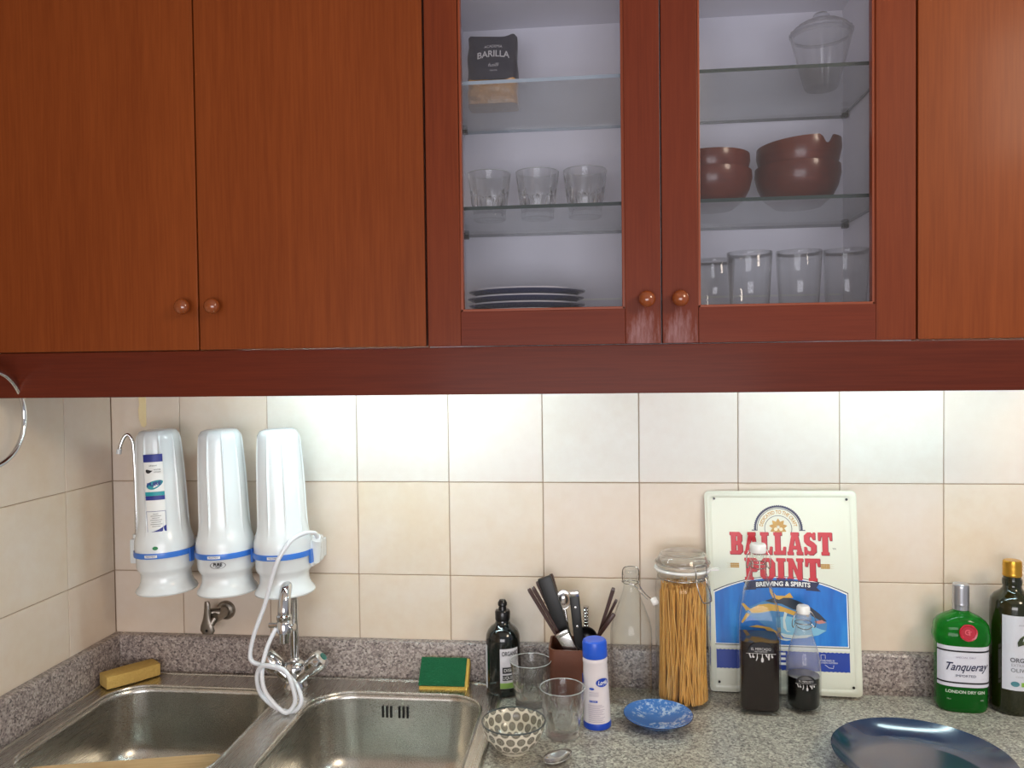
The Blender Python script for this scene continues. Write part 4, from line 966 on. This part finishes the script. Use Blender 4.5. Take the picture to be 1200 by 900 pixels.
# slab lettering
LT = {
 'B': ([[(0,0),(.62,0),(.78,.12),(.78,.4),(.67,.52),(.75,.62),(.75,.88),(.6,1),(0,1),(0,.86),(.08,.86),(.08,.14),(0,.14)], [(.37,.17),(.47,.17),(.47,.42),(.37,.42)], [(.37,.6),(.46,.6),(.46,.83),(.37,.83)]], .80),
 'A': ([[(0,0),(.36,0),(.36,.14),(.31,.14),(.33,.25),(.57,.25),(.59,.14),(.54,.14),(.54,0),(.92,0),(.92,.14),(.86,.14),(.66,.86),(.70,.86),(.70,1),(.22,1),(.22,.86),(.26,.86),(.06,.14),(0,.14)], [(.37,.40),(.53,.40),(.45,.72)]], .92),
 'L': ([[(0,0),(.70,0),(.72,.36),(.58,.36),(.53,.18),(.40,.18),(.40,.86),(.5,.86),(.5,1),(0,1),(0,.86),(.08,.86),(.08,.14),(0,.14)]], .74),
 'S': ([[(.02,0),(.15,0),(.19,.07),(.32,0),(.54,0),(.74,.14),(.74,.44),(.60,.56),(.34,.68),(.34,.80),(.42,.83),(.54,.68),(.68,.68),(.68,1),(.56,1),(.52,.94),(.42,1),(.22,1),(.02,.86),(.02,.58),(.16,.45),(.42,.34),(.42,.2),(.34,.16),(.20,.22),(.17,.36),(.02,.36)]], .76),
 'T': ([[(.2,0),(.66,0),(.66,.14),(.59,.14),(.59,.82),(.66,.82),(.71,.64),(.84,.64),(.84,1),(.02,1),(.02,.64),(.15,.64),(.20,.82),(.27,.82),(.27,.14),(.2,.14)]], .86),
 'P': ([[(0,0),(.5,0),(.5,.14),(.40,.14),(.40,.38),(.62,.38),(.78,.50),(.78,.88),(.62,1),(0,1),(0,.86),(.08,.86),(.08,.14),(0,.14)], [(.40,.53),(.48,.53),(.48,.85),(.40,.85)]], .80),
 'O': ([[(.2,0),(.62,0),(.82,.2),(.82,.8),(.62,1),(.2,1),(0,.8),(0,.2)], [(.36,.16),(.46,.16),(.50,.24),(.50,.76),(.46,.84),(.36,.84),(.32,.76),(.32,.24)]], .84),
 'I': ([[(0,0),(.5,0),(.5,.14),(.41,.14),(.41,.86),(.5,.86),(.5,1),(0,1),(0,.86),(.09,.86),(.09,.14),(0,.14)]], .52),
 'N': ([[(0,0),(.38,0),(.38,.14),(.31,.14),(.31,.60),(.60,0),(.84,0),(.84,.86),(.90,.86),(.90,1),(.52,1),(.52,.86),(.59,.86),(.59,.45),(.33,1),(0,1),(0,.86),(.08,.86),(.08,.14),(0,.14)]], .92)}
def word(s, x0, x1, z0, z1, name):
    tot = sum(LT[c][1] for c in s)+.06*(len(s)-1); kx = (x1-x0)/tot; x = x0; loops = []; 
    for c in s:
        lp, w = LT[c]
        for l in lp: loops.append([(x+a*kx, z0+b*(z1-z0)) for a, b in l])
        x += (w+.06)*kx
    flat(loops, M_red, name, .0006)
    g = G(); outl = []
    for l in loops: outl.append(l)
    sh = [[(a+.0012, b-.0012) for a, b in l] for l in outl]; flat(sh, mat('letter_shadow', (120, 24, 40), .5), name+'_shadow', .0003)
a = px(849, 650); b = px(974, 625); word('BALLAST', -.0985, .0985, px(910, 652)[1], px(910, 626)[1], 'title_lettering')
word('POINT', px(872, 664)[0], px(961, 664)[0], px(910, 682)[1], px(910, 656)[1], 'title_lettering')
g = G(); text(g, 'TM', .005, lambda u, v: SP(.1015+u, px(974, 647)[1]+v)); g.build('small_print', M_blackp, sg, smooth=0, recalc=False)
# ribbon
zr = px(915, 686)[1]
def rb(x, v): return (x, zr+v-.85*(x-.003)**2)
top = [rb(-.056+.112*k/14, .0075) for k in range(15)]; bot = [rb(.056-.112*k/14, -.0075) for k in range(15)]
flat([top+bot], M_snavy, 'ribbon', .0008)
flat([[(-.074, zr+.0035), (-.050, zr+.006), (-.050, zr-.012), (-.076, zr-.014), (-.068, zr-.006)]], M_snavy, 'ribbon_tail', .0007); flat([[(.046, zr+.006), (.072, zr+.0035), (.066, zr-.006), (.074, zr-.014), (.046, zr-.012)]], M_snavy, 'ribbon_tail', .0007)
g = G(); text(g, 'BREWING & SPIRITS', .0125, lambda u, v: SP(.002+u, rb(u, v)[1], .0011), bold=.03, width=.104, res=4); g.build('ribbon_lettering', M_white, sg, smooth=0, recalc=False)
# emblem
ex, ez = px(911, 618); ez = px(911, 622)[1]
def annulus(r0, r1, m, name, off, a0=-8, a1=188, zs=1.0, tooth=0):
    K = 72; o_ = [(ex+(r1+(tooth if k % 2 else 0))*cos(R(a0+(a1-a0)*k/K)), ez+(r1+(tooth if k % 2 else 0))*sin(R(a0+(a1-a0)*k/K))) for k in range(K+1)]
    i_ = [(ex+r0*cos(R(a1-(a1-a0)*k/K)), ez+r0*sin(R(a1-(a1-a0)*k/K))) for k in range(K+1)]
    flat([o_+i_], m, name, off)
annulus(.0425, .0462, M_snavy, 'emblem_ring', .0003, -3, 183, tooth=.0012); annulus(.0400, .0412, M_snavy, 'emblem_ring', .0003, -3, 183); annulus(.0255, .0265, M_snavy, 'emblem_ring', .0003, -20, 200)
flat([rrect(ex-.0515, ex-.040, ez-.004, ez-.0022, .0003, 1)], M_snavy, 'emblem_foot', .0003); flat([rrect(ex+.040, ex+.0515, ez-.004, ez-.0022, .0003, 1)], M_snavy, 'emblem_foot', .0003)
g = G()
def arcmap(u, v): a_ = R(90)-u/.0330; return SP(ex+(.0330+v)*cos(a_), ez+(.0330+v)*sin(a_), .0004)
text(g, 'DEDICATED TO THE CRAFT', .0098, arcmap, bold=.02, width=.094, res=4); g.build('emblem_lettering', M_gold, sg, smooth=0, recalc=False)
loops = []
for k in range(9):
    a_ = R(90+k*40); c_ = (ex+.0085*cos(a_), ez+.003+.0085*sin(a_)); loops.append([(c_[0]+.0072*cos(a_+s2)*q, c_[1]+.0072*sin(a_+s2)*q) for s2, q in ((0, 1.3), (.8, .7), (1.6, .55), (3.14, .9), (4.6, .55), (5.5, .7))])
for i_, l in enumerate(loops): flat([l], M_gold, 'emblem_hop', .0004+.00005*(i_ % 3))
for dx in (-.0048, .0052): flat([[(ex+dx+.0036*cos(k*pi/8), ez-.001+.0036*sin(k*pi/8)) for k in range(16)]], mat('hop_light', (236, 226, 196), .4), 'emblem_berry', .0007)
for (cx_, s_) in ((px(860, 664)[0], 1), (px(967, 665)[0], -1)):
    cz_ = px(911, 665)[1]; g = G()
    for k in range(5):
        for j in (-1, 0, 1):
            c0 = (cx_+s_*(-.006+k*.0033), cz_+j*.0033); g.add([SP(c0[0]+.0021*cos(q*pi/5), c0[1]+.0016*sin(q*pi/5), .0004) for q in range(10)], [tuple(range(10))])
    for j in (-1, 0, 1): g.add([SP(cx_-s_*.006, cz_+j*.003+.0004, .0004), SP(cx_-s_*.006, cz_+j*.003-.0004, .0004), SP(cx_-s_*.0165, cz_+j*.0045, .0004)], [(0, 1, 2)])
    g.build('wheat_ear', M_gold, sg, smooth=0, recalc=False)
# fish
def zpoly(pts): return [zm(a_, b_) for a_, b_ in pts]
M_fback = mat('fish_back', (44, 52, 66), .35, coat=.2); M_fyel = mat('fish_yellow', (214, 168, 74), .4); M_fbelly = mat('fish_belly', (132, 190, 216), .4); M_fwhite = mat('fish_white', (208, 222, 220), .4); M_fblue = mat('fish_flank', (70, 134, 190), .4); M_fpink = mat('fish_pink', (196, 130, 120), .4)
flat([zpoly([(255, 245), (300, 215), (380, 185), (450, 168), (540, 170), (620, 190), (700, 225), (760, 265), (810, 310), (838, 350), (832, 405), (780, 432), (700, 446), (610, 440), (540, 425), (470, 400), (400, 350), (330, 300), (285, 275)])], M_fblue, 'fish_body', .0008)
flat([zpoly([(400, 180), (470, 160), (560, 160), (640, 190), (720, 232), (780, 278), (835, 335), (800, 335), (740, 300), (680, 262), (600, 245), (520, 205), (450, 195)])], M_fback, 'fish_back', .0010)
flat([zpoly([(290, 238), (360, 205), (430, 200), (500, 215), (590, 250), (640, 270), (610, 290), (540, 262), (450, 250), (370, 262), (310, 262)])], M_fyel, 'fish_stripe', .0011)
flat([zpoly([(480, 300), (560, 290), (640, 310), (720, 360), (800, 392), (832, 400), (780, 430), (700, 443), (600, 436), (540, 420), (490, 380)])], M_fbelly, 'fish_belly', .0010)
flat([zpoly([(500, 400), (560, 418), (640, 428), (740, 425), (700, 446), (600, 448), (540, 438)])], M_fwhite, 'fish_underside', .0011)
flat([zpoly([(430, 85), (450, 110), (480, 145), (560, 152), (500, 175), (455, 160), (435, 120)])], M_fyel, 'dorsal_fin', .0012); flat([zpoly([(520, 162), (575, 128), (600, 165)])], M_fyel, 'second_fin', .0012)
flat([zpoly([(290, 355), (350, 345), (440, 365), (500, 400), (540, 455), (470, 420), (400, 370), (340, 362)])], M_fyel, 'pelvic_fin', .0012); flat([zpoly([(540, 260), (560, 270), (545, 320), (560, 390), (590, 400), (560, 400), (535, 370), (530, 310)])], M_fwhite, 'gill_line', .0012)
flat([zpoly([(745, 335), (800, 325), (832, 345), (780, 352)])], M_fpink, 'fish_mouth', .0012); flat([zpoly([(690, 285), (706, 278), (716, 292), (700, 302)])], M_fyel, 'fish_eye', .0012)
flat([zpoly([(500, 440), (540, 445), (600, 455), (560, 462), (510, 452)])], M_fwhite, 'wave_foam', .0012)
flat([zpoly([(270, 245), (300, 235), (250, 190), (235, 195)]), zpoly([(270, 260), (300, 268), (245, 330), (236, 320)])], M_fyel, 'tail_fin', .0009)
g = G(); q = px(913, 774); text(g, 'PALE', .033, lambda u, v: SP(q[0]-.0185+u, q[1]+.002+v, .0006), bold=.03, width=.068); text(g, 'INDIA PALE ALE', .0085, lambda u, v: SP(q[0]-.02+u, px(913, 786)[1]+v, .0006), width=.055)
q = px(970, 778); text(g, 'ESTABLISHED IN', .005, lambda u, v: SP(q[0]+u, q[1]+.0022+v, .0006), width=.028); text(g, 'SOUTHERN CALIFORNIA', .0045, lambda u, v: SP(q[0]+.002+u, q[1]-.0022+v, .0006), width=.036)
cal = [(q[0]-.011, q[1]+.005), (q[0]-.011, q[1]+.0135), (q[0]-.003, q[1]+.0135), (q[0]-.003, q[1]+.006)]; cal2 = [(q[0]-.004, q[1]-.006), (q[0]+.004, q[1]-.012), (q[0]+.0115, q[1]-.0125), (q[0]+.0125, q[1]-.0065)]
for pl in (cal, cal2): g.tube([SP(a_, b_, .0006) for a_, b_ in pl], .0005, 4)
g.build('band_lettering', M_white, sg, smooth=0, recalc=False)

# ---------------------------------------------------------------- gin bottle
M_green = thin_glass('green_bottle_glass', (.05, .42, .10), 1.4, .02, .0)
nt = M_green.node_tree
d = N(M_green, 'ShaderNodeBsdfDiffuse'); d.inputs[0].default_value = srgb(46, 184, 66); tl = N(M_green, 'ShaderNodeBsdfTranslucent'); tl.inputs[0].default_value = srgb(90, 230, 100)
ms = N(M_green, 'ShaderNodeMixShader'); ms.inputs[0].default_value = .5; L(M_green, d.outputs[0], ms.inputs[1]); L(M_green, tl.outputs[0], ms.inputs[2])
out = [n_ for n_ in nt.nodes if n_.type == 'OUTPUT_MATERIAL'][0]; prev = out.inputs[0].links[0].from_socket
mm = N(M_green, 'ShaderNodeMixShader'); mm.inputs[0].default_value = .34; L(M_green, prev, mm.inputs[1]); L(M_green, ms.outputs[0], mm.inputs[2]); L(M_green, mm.outputs[0], out.inputs[0])
gn = thing('gin_bottle', 'green gin bottle with white label and red seal beside the oil bottle', 'bottle', (1.604, -.066, .0003), R(-6), rot=None)
gp = [(.0001, .004), (.040, 0), (.0435, .003), (.0450, .010), (.0455, .118), (.0460, .126), (.0490, .132), (.0500, .140), (.0490, .148), (.0478, .152), (.0478, .157), (.0465, .164), (.0420, .171), (.0330, .178), (.0220, .183), (.0150, .187), (.0130, .190), (.0130, .199), (.0001, .199)]
def ovf(r, z, a):
    k = 1 if z < .172 else max(0, 1-(z-.172)/.018)
    sy_ = 1-(.36*k) if r > .0131 else 1
    n_ = 2+.8*k; c_, s2 = abs(cos(a)), abs(sin(a))/sy_
    return r/((c_**n_+s2**n_)**(1/n_))
G().lathe(gp, 96, ovf).build('bottle_body', M_green, gn, smooth=50)
G().lathe([(.0001, .0062), (.0405, .0065), (.0430, .012), (.0432, .094), (.0001, .094)], 96, ovf).build('gin_liquid', mat('gin_in_green', (8, 44, 24), .1), gn, smooth=50, label='darker green lower part')
G().lathe([(0, .1905), (.0143, .1905), (.0146, .193), (.0143, .198), (.0148, .2)]+[(.0150-.0006*(k % 2), .202+.0022*k) for k in range(16)]+[(.0145, .238), (.0125, .240), (0, .240)], 40).build('silver_cap', mat('silver_cap', (186, 188, 194), .3, metal=.8), gn, smooth=35)
def gf(u, v, o_=.0006):
    # front surface of the oval body at height v (half width .0455)
    A, B_ = .0455, .0455*.64; x = max(-.0449, min(.0449, u)); y = B_*(1-abs(x/A)**2.8)**(1/2.8); return (x*(1+o_/A), -y-o_, v)
def gpatch(w, z0, z1, m, name, off): 
    return G().grid(lambda u, v: gf((u-.5)*w, z0+(z1-z0)*v, off), 24, 1).build(name, m, gn, smooth=60, recalc=False)
gpatch(.0885, .050, .127, mat('gin_label', (214, 216, 228), .45), 'front_label', .0008)
for z0, z1 in ((.1165, .1195), (.0565, .0595)): gpatch(.0885, z0, z1, M_blackp, 'label_line', .0013)
g = G(); text(g, 'Tanqueray', .0215, lambda u, v: gf(u, .0885+v+.02*u, .0014), shear=.45, bold=.012, width=.072); text(g, 'IMPORTED', .0065, lambda u, v: gf(u, .0715+v, .0014), width=.034)
g.build('label_script', M_snavy, gn, smooth=0, recalc=False)
g = G(); text(g, 'SPECIAL DRY', .0045, lambda u, v: gf(u, .1065+v, .0014), width=.034); g.build('label_fine_print', M_fine, gn, smooth=0, recalc=False)
g = G(); text(g, 'LONDON DRY GIN', .0078, lambda u, v: gf(u, .0405+v, .0010), width=.066, bold=.03); text(g, '70cl', .0035, lambda u, v: gf(u-.028, .026+v, .001), width=.006); text(g, '43%', .0035, lambda u, v: gf(u+.028, .026+v, .001), width=.006); g.build('embossed_text', mat('pale_green_text', (190, 214, 190), .4), gn, smooth=0, recalc=False)
sl = G().lathe([(0, 0), (.0155, 0), (.0160, .002), (.0150, .0035), (.0125, .0030), (.0120, .0022), (0, .0022)], 40, lambda r, z, a: r*(1+.015*sin(a*7)) if r > .014 else r, M=Matrix.Translation((.003, -.0325, .155)) @ Matrix.Rotation(R(90-4), 4, 'X')).build('red_seal', mat('wax_red', (176, 24, 48), .35, coat=.4), gn, smooth=45)
g = G(); text(g, 'G', .014, lambda u, v: (.001+u, -.0358+v*.07, .1560+v), bold=.02); text(g, 'T', .011, lambda u, v: (.005+u, -.0360+v*.07, .1540+v), bold=.02); g.build('seal_monogram', mat('seal_relief', (214, 90, 104), .4), gn, smooth=0, recalc=False)

# ---------------------------------------------------------------- olive oil bottle
ob = thing('olive_oil_bottle', 'tall dark olive oil bottle with gold cap at the right edge', 'bottle', (1.697, -.066, .0003))
M_olive = mat('olive_glass', (34, 38, 8), .08, coat=.5, trans=.35)
op = [(.0001, .003), (.034, 0), (.0375, .004), (.0382, .012), (.0382, .200), (.0365, .212), (.0300, .221), (.0210, .227), (.0165, .233), (.0155, .24), (.0150, .262), (.0001, .262)]
G().lathe(op, 64).build('bottle_body', M_olive, ob, smooth=50)
G().lathe([(.0155, .240), (.0170, .240), (.0174, .245), (.0170, .250), (.0155, .250)], 32, closed=True).build('neck_ring', M_olive, ob)
G().lathe([(0, .256), (.0160, .256), (.0166, .258)]+[(.0166-.0005*(k % 2), .260+.0024*k) for k in range(6)]+[(.0166, .276), (.0160, .284), (.0140, .286), (0, .286)], 48).build('gold_cap', mat('gold_cap', (206, 158, 62), .28, metal=.85), ob, smooth=35)
m_oilb = mat('oil_label', (206, 210, 220), .5)
patch(G(), .0382, R(6), .1195, .075, .140, .0004, n=24).build('front_label', m_oilb, ob, smooth=60)
f = cyl(.0382, R(6), 0, .0013)
g = G(); text(g, 'ORGANIC', .0115, lambda u, v: f(u, 0.1065+v), bold=.02, width=.048); text(g, 'OLIVE OIL', .0105, lambda u, v: f(u, 0.0875+v), width=.046); g.build('label_title', mat('grey_ink', (86, 88, 96), .5), ob, smooth=0, recalc=False)
g = G(); text(g, 'EXTRA VIRGIN', .0075, lambda u, v: f(u, 0.0970+v), width=.044); text(g, 'COLD PRESSED', .004, lambda u, v: f(u, 0.0755+v), width=.030); text(g, 'V', .009, lambda u, v: f(u, 0.1795+v)); g.build('label_print', mat('pale_ink', (150, 152, 162), .5), ob, smooth=0, recalc=False)
g = G(); text(g, 'ANTICA', .004, lambda u, v: f(u, 0.1725+v), width=.022); g.build('label_small_print', mat('pale_ink', (150, 152, 162), .5), ob, smooth=0, recalc=False)
olv = [(-13, -14), (-14, -6), (-10, 3), (-3, 9), (3, 11), (8, 6), (9, -2), (6, -10), (1, -14), (-3, -10), (-8, -12)]
g = G().add([f(x_*.0009, .1455+z_*.0009) for x_, z_ in olv], [tuple(range(len(olv)))]); g.build('olive_picture', mat('olive_print', (84, 100, 62), .5), ob, smooth=0, recalc=False)
f4 = cyl(.0382, R(6), 0, .0016); g = G().add([f4(x_*.0009, .1455+z_*.0009) for x_, z_ in [(-13, -14), (-8, -12), (-3, -10), (-5, -4), (-2, 8), (-10, 3), (-14, -6)]], [tuple(range(7))])
g.add([f4(x_*.0009, .1455+z_*.0009) for x_, z_ in [(0, 10), (2, 10), (2.5, 18), (1, 18)]], [(0, 1, 2, 3)]); g.build('olive_shade', mat('dark_olive_print', (48, 60, 36), .5), ob, smooth=0, recalc=False)
g = G().add([f(-.016+.007*cos(k*pi/12), .062+.005*sin(k*pi/12)) for k in range(24)], [tuple(range(24))]); g.build('round_mark', mat('mark_teal', (70, 130, 140), .5), ob, smooth=0, recalc=False)
g = G().grid(lambda u, v: f(-.006+u*.013, .0575+v*.008), 6, 1); g.build('green_mark', mat('mark_green', (130, 180, 70), .5), ob, smooth=0, recalc=False)

# ---------------------------------------------------------------- small blue plate, large plate, patterned bowl, spoon
m = mat('blue_floral_glaze', (60, 110, 180), .2, coat=.6)
v = coords(m); n1 = noise(m, v, 105, 6, .75); n2 = noise(m, v, 22, 2, .5)
fl_ = math_(m, 'MULTIPLY', ramp(m, n1, [(.50, (0,0,0,1)), (.56, (1,1,1,1))]), ramp(m, n2, [(.47, (0,0,0,1)), (.56, (1,1,1,1))]))
L(m, mix(m, math_(m, 'MULTIPLY', fl_, .8), srgb(62, 118, 190), srgb(188, 212, 230)), bsdf(m).inputs['Base Color']); M_floral = m
sp_ = thing('side_plate', 'small blue saucer with white flower pattern before the pasta jar', 'plate', (1.022, -.185, .0003))
closed_lathe([(.0001, .003), (.030, .0), (.033, .003), (.045, .008), (.060, .0165), (.0632, .0195), (.0628, .0208), (.058, .0180), (.044, .0108), (.030, .0065), (.0001, .0055)], 72).build('plate_body', M_floral, sp_, smooth=50)
G().lathe([(.0622, .0204), (.0640, .0200), (.0638, .0188), (.0626, .0186)], 72, closed=True).build('plate_rim', mat('dark_blue_rim', (24, 40, 74), .25, coat=.4), sp_, smooth=50, label='dark blue rim')
m = mat('teal_blue_glaze', (34, 66, 104), .12, coat=1.0)
n1 = noise(m, coords(m), 6, 3); L(m, ramp(m, n1, [(.35, srgb(22, 40, 72)), (.6, srgb(20, 50, 82)), (.8, srgb(12, 62, 80))]), bsdf(m).inputs['Base Color'])
bp = closed_lathe([(.0001, .002), (.085, 0), (.090, .003), (.112, .010), (.128, .0210), (.1362, .0300), (.1370, .0320), (.1356, .0330), (.129, .0272), (.120, .0205), (.110, .0145), (.100, .0100), (.088, .0075), (.0001, .0065)], 96).build('serving_plate', m, smooth=50)
tag(bp, 'large glossy dark blue plate on the worktop, lower right corner', 'plate', loc=(1.431, -.334, .0003))

def pattern_mat():
    m = mat('medallion_glaze', (222, 216, 198), .2, coat=.6)
    tc = N(m, 'ShaderNodeTexCoord'); s_ = N(m, 'ShaderNodeSeparateXYZ'); L(m, tc.outputs['UV'], s_.inputs[0])
    U = math_(m, 'MULTIPLY', s_.outputs[0], 18.0); V = math_(m, 'MULTIPLY', s_.outputs[1], 1/.0165)
    row = math_(m, 'FLOOR', V); off = math_(m, 'MULTIPLY', math_(m, 'MODULO', row, 2.0), .5)
    fu = math_(m, 'SUBTRACT', math_(m, 'FRACT', math_(m, 'ADD', U, off)), .5); fv = math_(m, 'SUBTRACT', math_(m, 'FRACT', V), .5)
    fu = math_(m, 'MULTIPLY', fu, 1.12)
    r = math_(m, 'SQRT', math_(m, 'ADD', math_(m, 'MULTIPLY', fu, fu), math_(m, 'MULTIPLY', fv, fv))); an = math_(m, 'ARCTAN2', fv, fu)
    spoke = math_(m, 'GREATER_THAN', math_(m, 'SINE', math_(m, 'MULTIPLY', an, 14.0)), -.35)
    disc = math_(m, 'LESS_THAN', r, .44); core = math_(m, 'LESS_THAN', r, .10); ring_ = math_(m, 'MULTIPLY', math_(m, 'GREATER_THAN', r, .17), math_(m, 'LESS_THAN', r, .23)); pet = math_(m, 'MULTIPLY', math_(m, 'MULTIPLY', math_(m, 'GREATER_THAN', r, .27), math_(m, 'LESS_THAN', r, .46)), spoke)
    dk = math_(m, 'MAXIMUM', math_(m, 'MAXIMUM', core, ring_), pet)
    c = mix(m, disc, srgb(222, 216, 198), srgb(186, 180, 160)); c = mix(m, dk, c, srgb(30, 28, 34)); z_ = N(m, 'ShaderNodeSeparateXYZ'); L(m, tc.outputs['Object'], z_.inputs[0]); c = mix(m, math_(m, 'LESS_THAN', z_.outputs[2], .0075), c, srgb(222, 216, 198)); L(m, c, bsdf(m).inputs['Base Color']); return m
M_pat = pattern_mat()
pb = thing('patterned_bowl', 'small cream bowl with black medallion pattern beside the sink', 'bowl', (.766, -.306, .0003))
closed_lathe([(.0001, .004), (.021, .004), (.022, 0), (.0245, 0), (.0255, .004), (.0290, .006), (.039, .013), (.0475, .025), (.0525, .038), (.0553, .050), (.0556, .0512), (.0540, .0512), (.0525, .050), (.0500, .038), (.0450, .026), (.037, .0155), (.027, .0095), (.0001, .0080)], 84).build('bowl_body', M_pat, pb, smooth=50)
G().lathe([(.0535, .0512), (.0560, .0510), (.0560, .0525), (.0535, .0525)], 84, closed=True).build('bowl_rim', mat('dark_teal_rim', (50, 66, 72), .2, coat=.6), pb, smooth=50, label='dark glazed rim line')
spn = thing('dessert_spoon', 'steel spoon lying on the granite in front of the tumbler', 'spoon', (.842, -.345, .0012), R(-40))
g = G(); vs = []; nr, na = 6, 28
for i in range(nr+1):
    for k in range(na):
        a = 2*pi*k/na; q_ = i/nr; x = .019*q_*cos(a)*(1); y = .031*q_*sin(a)*(1+.1*sin(a)); vs.append((x, y, .009*q_*q_))
g.add(vs, [(i*na+k, i*na+(k+1) % na, (i+1)*na+(k+1) % na, (i+1)*na+k) for i in range(nr) for k in range(na)])
o = g.build('spoon_bowl', M_cutsteel, spn, smooth=60); sm = o.modifiers.new('t', 'SOLIDIFY'); sm.thickness = .0012
g = G(); path = smooth_path([(0, -.027, .0085), (0, -.045, .015), (0, -.08, .012), (0, -.13, .004), (0, -.155, .0025)], 4)
for i in range(len(path)-1):
    w0 = .0030+.0035*(i/(len(path)))**2; w1 = .0030+.0035*((i+1)/(len(path)))**2; a_, b_ = path[i], path[i+1]
    g.add([(a_.x-w0, a_.y, a_.z-.001), (a_.x+w0, a_.y, a_.z-.001), (a_.x+w0, a_.y, a_.z+.001), (a_.x-w0, a_.y, a_.z+.001), (b_.x-w1, b_.y, b_.z-.001), (b_.x+w1, b_.y, b_.z-.001), (b_.x+w1, b_.y, b_.z+.001), (b_.x-w1, b_.y, b_.z+.001)],
          [(0, 4, 5, 1), (1, 5, 6, 2), (2, 6, 7, 3), (3, 7, 4, 0), (0, 1, 2, 3), (7, 6, 5, 4)])
g.build('spoon_handle', M_cutsteel, spn, smooth=40)
